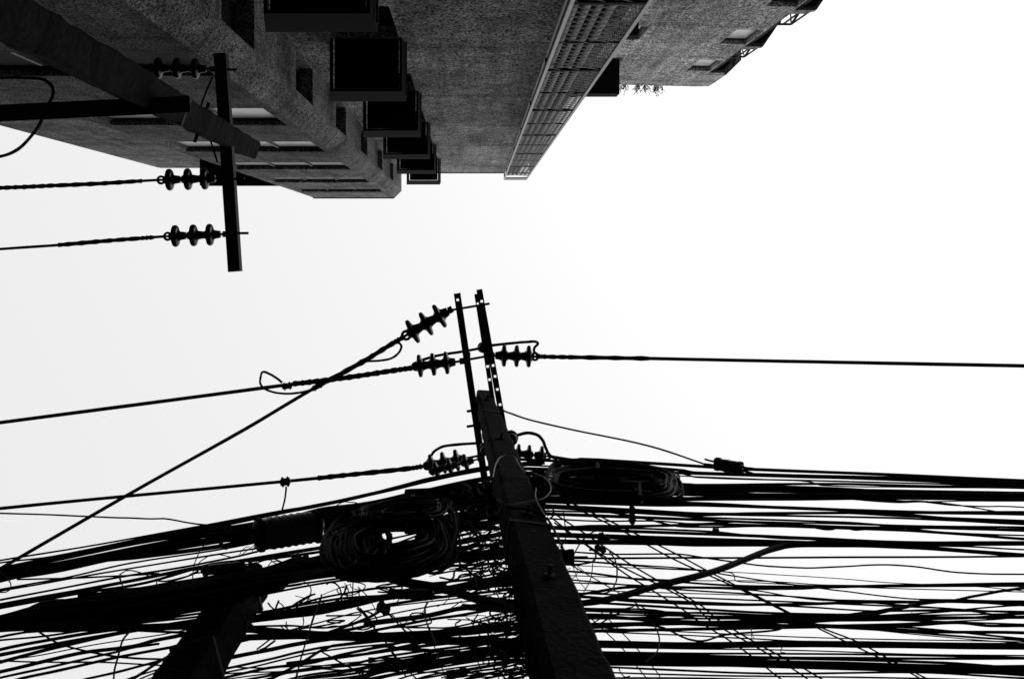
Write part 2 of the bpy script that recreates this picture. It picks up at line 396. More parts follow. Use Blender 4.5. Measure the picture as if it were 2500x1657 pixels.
for h in (7.8, 10.75, 13.7, 16.6, 19.6, 22.5):
    poly = [(e[0]+.003, -3.995), (5.83, -3.995), (6.12, -4.42), (6.12, -4.50), (e[0]+.003, -4.50)]
    sl = MB().prism(poly, Z(h), Z(h)+.14); bal = sl.build('balcony', M['wall_right'], rbd, rb)
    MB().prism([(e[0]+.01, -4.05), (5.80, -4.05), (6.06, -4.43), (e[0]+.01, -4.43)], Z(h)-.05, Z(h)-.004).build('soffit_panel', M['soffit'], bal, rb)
    if h < 22:
        MB().prism([(e[0]+.006, -4.0), (5.79, -4.0), (5.82, -4.05), (5.82, -4.1), (e[0]+.006, -4.1)], Z(h)+.142, Z(h)+.30).build('kerb', M['wall_right'], bal, rb)
        rl = MB(); a, b_, c_ = Vector((5.50, -4.03, 0)), Vector((5.80, -4.03, 0)), Vector((6.08, -4.43, 0))
        for zz in (Z(h)+.32, Z(h)+1.2):
            for p, q in ((a, b_), (b_, c_)): rl.tube([p+Vector((0, 0, zz)), q+Vector((0, 0, zz))], .022, 5)
        for p in (a, b_, c_, (a+b_)/2, b_.lerp(c_, .5)): rl.tube([p+Vector((0, 0, Z(h)+.14)), p+Vector((0, 0, Z(h)+1.2))], .018, 5)
        rl.tube([a+Vector((0, 0, Z(h)+.32)), b_+Vector((0, 0, Z(h)+1.2))], .014, 5)
        rl.build('railing', M['steel'], bal, rb)
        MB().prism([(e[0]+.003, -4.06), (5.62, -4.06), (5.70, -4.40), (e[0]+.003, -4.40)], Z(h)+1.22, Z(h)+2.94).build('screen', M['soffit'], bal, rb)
# weeds on the roof edge
for i, (a, n_) in enumerate(((3.50, 14), (3.68, 16), (4.02, 16), (4.16, 18), (4.42, 18), (4.52, 14))):
    q = PR(a, Z(24.4)); b0 = Vector((q[0], q[1]-.03, q[2])); mb = MB()
    for k in range(n_):
        d = Vector((random.uniform(-.6, .6), random.uniform(.2, 1.0), random.uniform(.15, .7))).normalized(); l = random.uniform(.1, .3)
        p1 = b0+d*l*.6+Vector((random.uniform(-.08, .08), 0, 0)); p2 = b0+d*l+Vector((0, .03, -.06))
        mb.tube([b0, p1, p2], [.006, .005, .002], 4)
        for w_ in range(3):
            c = p1.lerp(p2, random.random()); r = random.uniform(.015, .03); a1 = Vector((random.uniform(-1, 1), random.uniform(-1, 1), random.uniform(-1, 1))).normalized()*r; a2 = a1.orthogonal().normalized()*r*.5
            mb.add([c-a1, c+a2, c+a1, c-a2], [(0, 1, 2, 3)])
    tag(mb.build('roof_weed', M['leaf'], loc=b0), 'small ragged weed sprouting over the roof edge of the pale balcony block', 'weed', 'weeds along the roof edge')

# --- added unseen blocks that keep sun and sky light off the street

for nm, lab, (x0, x1, y0, y1, h) in (
    ('shade_block', 'added unseen block across the road that shades the tower, left half', (-26, -3.1, 10.2, 18, 21.5)),
    ('shade_block', 'added unseen block across the road that shades the street, right half', (-3.0, 24, 10.4, 18, 21.0)),
    ('sky_block', 'added unseen tall block at the left that cuts off sky light', (-27, -13.4, -9, 9.4, 26.0)),
    ('sun_block', 'added unseen lower block past the splayed balconies that keeps sun off the pole', (7.4, 34, -14, -5.3, 18.4))):
    b0 = ((x0+x1)/2, (y0+y1)/2, 0); t_ = thing(nm, lab, 'building', b0)
    mb = MB(); yf = y0 if y0 > 0 else y1; nrm = (0, -1) if y0 > 0 else (0, 1)
    hol = [(a, a+1.4, Z(2.2+3*k), Z(3.6+3*k)) for k in range(int(h//3)-1) for a in [1.2+2.6*i for i in range(int((x1-x0-2)//2.6))]]
    P = wall(mb, (x0, yf), (1, 0), nrm, 0, x1-x0, 0, Z(h), hol, .15)
    yb = y1 if y0 > 0 else y0
    mb.add([(x0, yf, Z(h)), (x1, yf, Z(h)), (x1, yb, Z(h)), (x0, yb, Z(h))], [(0, 1, 2, 3)])
    for x in (x0, x1): mb.add([(x, yf, 0), (x, yb, 0), (x, yb, Z(h)), (x, yf, Z(h))], [(0, 1, 2, 3)])
    mb.add([(x0, yb, 0), (x1, yb, 0), (x1, yb, Z(h)), (x0, yb, Z(h))], [(0, 1, 2, 3)])
    mb.build('wall', M['soffit'], t_, b0)
    gl = MB()
    for a, b, c, d in hol: gl.add([P(a, c, .14), P(b, c, .14), P(b, d, .14), P(a, d, .14)], [(0, 1, 2, 3)])
    g = gl.build('window_glass', M['glass'], t_, b0); g['kind'] = 'stuff'


# ---------------------------------------------------------------- utility poles
def pole_shaft(mb, base, top, w0, w1, rot, cham=.18):
    def ring(c, w):
        r = w/2; k = r*cham; pts = [(r, -r+k), (r, r-k), (r-k, r), (-r+k, r), (-r, r-k), (-r, -r+k), (-r+k, -r), (r-k, -r)]
        ca, sa = math.cos(rot), math.sin(rot)
        return [(c.x+x*ca-y*sa, c.y+x*sa+y*ca, c.z) for x, y in pts]
    N = 90; rings = [ring(base.lerp(top, i/N), w0+(w1-w0)*i/N) for i in range(N+1)]
    rings = [[Vector(p)+Vector((noise.noise(Vector(p)*7), noise.noise(Vector(p)*7+Vector((9, 0, 0))), 0))*.010+Vector((noise.noise(Vector(p)*31), noise.noise(Vector(p)*31+Vector((5, 0, 0))), 0))*.004 for p in r_] for r_ in rings]
    rings.append(ring(top+Vector((0, 0, .03)), w1*.8)); mb.loft(rings)
def utility_pole(label, base, top, w0, w1, rot, marks, bands, bolts, pm='pole_dark'):
    p = thing('utility_pole', label, 'utility pole', base)
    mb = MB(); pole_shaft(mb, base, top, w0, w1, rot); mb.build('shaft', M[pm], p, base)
    ca, sa = math.cos(rot), math.sin(rot)
    ax = lambda h: base.lerp(top, (EYE+h-base.z)/(top.z-base.z)); ww = lambda h: w0+(w1-w0)*(EYE+h-base.z)/(top.z-base.z)
    for h in bands:
        c, r = ax(h), ww(h)/2+.004; b = MB(); q = []
        for zz in (c.z-.016, c.z+.016): q.append([(c.x+x*ca-y*sa, c.y+x*sa+y*ca, zz) for x, y in ((r, -r), (r, r), (-r, r), (-r, -r))])
        b.hexa(q[0], q[1]); b.build('band', M['steel'], p, base)
    for h in bolts:
        c, r = ax(h), ww(h)/2; d = Vector((-sa, ca, 0)); e_ = Vector((ca, sa, 0))
        b = MB(); b.tube([c-d*(r+.05), c+d*(r+.05)], .011, 6); b.tube([c-d*(r+.012), c-d*r*.99], .026, 6); b.build('bolt', M['steel'], p, base)
    for h in marks:
        c, r = ax(h), ww(h)/2; b = MB(); d = Vector((-sa, ca, 0))
        b.tube([c-d*(r+.0015)+Vector((0, 0, 0)), c-d*(r*.8)], .012, 8); b.build('bolt_hole', M['black'], p, base)
    return p
# tall pole in the middle
pb, pt = Vector((.30, 1.37, 0)), at_h(1180, 970, 9.36)
pb = at_h(1391, 1657, 3.25); dirp = (pt-pb); pb = pt-dirp*(pt.z/dirp.z)
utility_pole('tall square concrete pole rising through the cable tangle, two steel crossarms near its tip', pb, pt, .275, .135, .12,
             [2.9, 3.7, 4.6, 5.5, 6.6, 7.3, 7.9, 8.4], [4.75, 8.1], [3.95, 4.9, 6.9, 8.75])
# short pole at the bottom left
qb, qt = Vector((-1.265, 1.95, 0)), Vector((-1.275, 1.95, Z(5.82)))
utility_pole('short black concrete pole at the bottom left, its top buried under the thick cable trunk', qb, qt, .235, .20, -.25,
             [4.4, 4.9, 5.4], [4.7, 5.6], [5.2])
# pole against the tower
rt = at_h(608, 362, 6.8); r3 = at_h(0, 30, 3.19); dr = rt-r3; r0 = rt-dr*(rt.z/dr.z)
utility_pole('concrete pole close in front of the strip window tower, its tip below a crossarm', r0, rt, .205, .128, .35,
             [3.3, 3.7, 4.1, 4.5, 4.9, 5.3, 5.7, 6.2], [5.05], [5.6], 'pole')

# ---------------------------------------------------------------- crossarms
def angle_bar(parent, base, A, B, wpx, holes=(), second=0.0, m=None, side=1, tall=True):
    """L section: flat plate seen from below with bolt holes, and an upright flange."""
    h = A.z-EYE; w = wpx*h/F; d = (B-A); L_ = d.length; d.normalize(); s = Vector((d.y, -d.x, 0))*side
    mb = MB(); xs = sorted({0, L_, *[q for c in holes for q in (c-.011, c+.011)]})
    hw = .011
    ys = [-w/2, -hw, hw, w/2]
    for i in range(len(xs)-1):
        mid = (xs[i]+xs[i+1])/2; hole = any(abs(mid-c) < .0109 for c in holes)
        for j in range(3):
            if hole and j == 1: continue
            q = [A+d*xs[i]+s*ys[j], A+d*xs[i+1]+s*ys[j], A+d*xs[i+1]+s*ys[j+1], A+d*xs[i]+s*ys[j+1]]
            mb.hexa([v-Vector((0, 0, .003)) for v in q], [v+Vector((0, 0, .003)) for v in q])
    if tall:
        q = [A+s*(w/2), B+s*(w/2), B+s*(w/2+.006), A+s*(w/2+.006)]
        mb.hexa([v+Vector((0, 0, -.003)) for v in q], [v+Vector((0, 0, w)) for v in q])
    return mb.build('bar', m or M['steel'], parent, base)
def rod(parent, base, pts, r, name='bolt'):
    return MB().tube(pts, r, 6).build(name, M['steel'], parent, base)
def crossarm(label, p0, p1, h, wpx, **k):
    A, B = at_h(*p0, h), at_h(*p1, h)
    t_ = thing('crossarm', label, 'crossarm', A)
    angle_bar(t_, A, A, B, wpx, **k); return t_, A, B
c1, A1_, B1_ = crossarm('left steel crossarm of the tall pole, plain narrow bar', (1115, 716), (1196, 1262), 9.0, 15, holes=(.06,))
for p in ('a1410,925', 'a1410,1022'):
    x, y = px(p); x2, y2 = px('a1480,%f' % (float(p.split(',')[1])-10)); rod(c1, A1_, [at_h(x, y, 9.0), at_h(x2, y2, 9.0)], .012)
x0, y0 = px('a1300,281'); x1, y1 = px('a1556,238')
rod(c1, A1_, [at_h(x0, y0, 9.02), at_h(x1, y1, 9.02)], .011)
x0, y0 = px('a1370,603'); x1, y1 = px('a1530,575')
rod(c1, A1_, [at_h(x0, y0, 9.02), at_h(x1, y1, 9.02)], .011)
for p in ('a1300,281', 'a1425,568'):
    x, y = px(p); q = at_h(x, y, 9.02); MB().tube([q-Vector((.012, 0, 0)), q+Vector((.012, 0, 0))], .03, 6).build('nut', M['steel'], c1, A1_)
A2p, B2p = px('a1492,147'), px('a1652,1030'); B2e = (1250, 1150)
c2, A2_, B2_ = crossarm('right steel crossarm of the tall pole, twin bars pierced with bolt holes', A2p, B2e, 9.02, 13,
                        holes=(.11, .70, .80, .92, 1.06, 1.3), side=-1)
ax_ = px('a1472,176'); bx_ = px('a1580,880')
angle_bar(c2, A2_, at_h(*ax_, 8.96), at_h(*bx_, 8.96), 11, holes=(.09, .66, .78), tall=False)

arm3, A3_, B3_ = crossarm('black steel crossarm of the tower side pole, running across the alley', px('11198,292'), px('11277,1486'), 6.11, 27)
for p, q in (('11205,382', '11297,381'), ('11250,982', '11337,975'), ('11265,1276', '11359,1275')):
    rod(arm3, A3_, [at_h(*px(p), 6.13), at_h(*px(q), 6.13)], .008)
arm4, A4_, B4_ = crossarm('thick horizontal steel crossarm on the tower side pole, running off the left edge', (464, 256), (-160, 286), 4.55, 38, side=-1)

# ---------------------------------------------------------------- insulators
def insulator(label, pA, pB, h, discs, span, rad, group='insulator strings on the crossarms', h2=None):
    """string of bell discs from the arm (pA) to the line (pB); discs are given as points in the photo."""
    A, B = at_h(*pA, h), at_h(*pB, h2 or h); d = (B-A).normalized()
    t_ = thing('insulator', label, 'insulator', A, group)
    rot = d.to_track_quat('X', 'Z').to_matrix().to_4x4()
    L_ = (B-A).length
    for i, q in enumerate(discs):
        s = (at_h(*q, h)-A).dot(d) if not isinstance(q, float) else q*L_
        c = A+d*s; m4 = Matrix.Translation(c) @ rot; R = rad; p = span
        mb = MB().lathe([(-.62*p, .10*R), (-.60*p, .32*R), (-.30*p, .40*R), (-.20*p, .50*R), (-.17*p, .70*R), (-.14*p, .88*R), (-.09*p, .97*R), (-.02*p, R), (.05*p, .99*R),
                         (.10*p, .93*R), (.12*p, .82*R), (.09*p, .66*R), (.15*p, .55*R), (.20*p, .42*R), (.32*p, .32*R), (.38*p, .14*R)], m4, 22)
        mb.build('disc', M['porcelain'], t_, A, smooth=True)
    MB().tube([A, B], .11*rad, 8).build('pin', M['steel'], t_, A)
    e = MB(); e.tube([A+d*(-.01), A+d*.03], .28*rad, 8); e.build('clevis', M['steel'], t_, A)
    ring = MB(); c = B-d*.25*rad; nrm = Vector((-d.y, d.x, 0))
    ring.tube([c+d*.32*rad*math.cos(q)+nrm*.32*rad*math.sin(q) for q in [k*math.pi/6 for k in range(12)]], .12*rad, 6, closed=True)
    ring.build('eye_link', M['steel'], t_, A)
    return t_
R1 = .068
Z_ = lambda *t: [px(a) for a in t]
insulator('insulator string against the dark tower, topmost on the alley crossarm', px('11175,378'), px('1812,372'), 6.15, Z_('11068,380', '1968,380', '1865,378'), .115, R1*.95)
insulator('insulator string in the middle of the alley crossarm, just below the building roof line', px('11222,975'), px('1866,985'), 6.15, Z_('11118,980', '11026,975', '1926,982'), .112, R1)
insulator('insulator string lowest on the alley crossarm, wholly against the sky', px('11245,1280'), px('1902,1293'), 6.15, Z_('11146,1280', '11057,1284', '1958,1290'), .112, R1)
insulator('slanting insulator string at the tip of the tall pole crossarms', px('a1312,274'), px('a1006,450'), 9.02, Z_('a1236,320', 'a1150,368', 'a1065,418'), .15, .118)
insulator('insulator string on the left side of the tall pole crossarms, below the slanting one', px('a1385,604'), px('a1068,640'), 9.02, Z_('a1279,618', 'a1195,632', 'a1110,642'), .14, .104)
insulator('insulator string pointing right from the pierced crossarm', px('a1568,568'), px('a1862,576'), 9.02, Z_('a1650,568', 'a1730,571', 'a1807,574'), .135, .10)
insulator('insulator string left of the tall pole, just above the cable bundle', px('a1500,1205'), px('a1140,1275'), 9.02, Z_('a1345,1240', 'a1262,1256', 'a1185,1272'), .14, .098)
insulator('second insulator string tucked behind the one above the cable bundle', px('a1500,1225'), px('a1175,1310'), 8.6, Z_('a1400,1245', 'a1300,1275', 'a1215,1300'), .12, .075)
insulator('insulator string right of the tall pole, half sunk into the cables', px('a1700,1190'), px('a1940,1212'), 9.02, Z_('a1740,1195', 'a1808,1200', 'a1888,1206'), .11, .088)
def pin_insulator(label, c, h, r):
    p = at_h(*c, h); t_ = thing('insulator', label, 'insulator', p)
    m4 = Matrix.Translation(p) @ Matrix.Rotation(math.pi/2, 4, 'Y')
    MB().lathe([(-.10, .3*r), (-.08, r), (-.03, 1.05*r), (-.01, .7*r), (.03, .62*r), (.05, .9*r), (.07, .85*r), (.10, .35*r)], m4, 20).build('bell', M['porcelain'], t_, p, smooth=True)
    MB().tube([p-Vector((0, 0, .16)), p+Vector((0, 0, .09))], .014, 8).build('pin', M['steel'], t_, p)
pin_insulator('round pin insulator seen end on, on the pierced crossarm', px('a1512,520'), 9.16, .048)
pin_insulator('small pin insulator at the right shoulder of the tall pole', px('a1694,1098'), 8.75, .062)
pin_insulator('small pin insulator at the left shoulder of the tall pole', px('a1530,1168'), 8.55, .05)

# ---------------------------------------------------------------- cables drawn from the photograph: label key | width | rule | points
LAB = {
 'tl': ('black cable in the upper left bundle above the cable trunk', 'cables of the upper left bundle'),
 'lt': ('black cable packed into the thick trunk at the left edge, over the short pole', 'cables of the left trunk'),
 'lf': ('black cable fanning out below the left trunk', 'cables of the lower left fan'),
 'mc': ('black cable slanting between the short pole and the tall pole', 'cables between the two poles'),
 'rt': ('black cable in the topmost bundle running right from the coil', 'cables of the upper right bundle'),
 'rm': ('black cable in the spread running right, above the thick diagonal cable', 'cables of the middle right spread'),
 'rb': ('black cable in the dense band along the bottom right', 'cables of the lower right band'),
 'dp': ('thin twin cable crossing the right hand spread on a steep diagonal', 'diagonal twin cables'),
 'mw': ('thin wire crossing the cables between the two poles', 'thin wires between the two poles'),
 'rw': ('thin wire looping among the cables right of the tall pole', 'thin wires right of the tall pole'),
 'lw': ('thin loose wire curling over the left trunk', 'thin wires on the left trunk'),
}
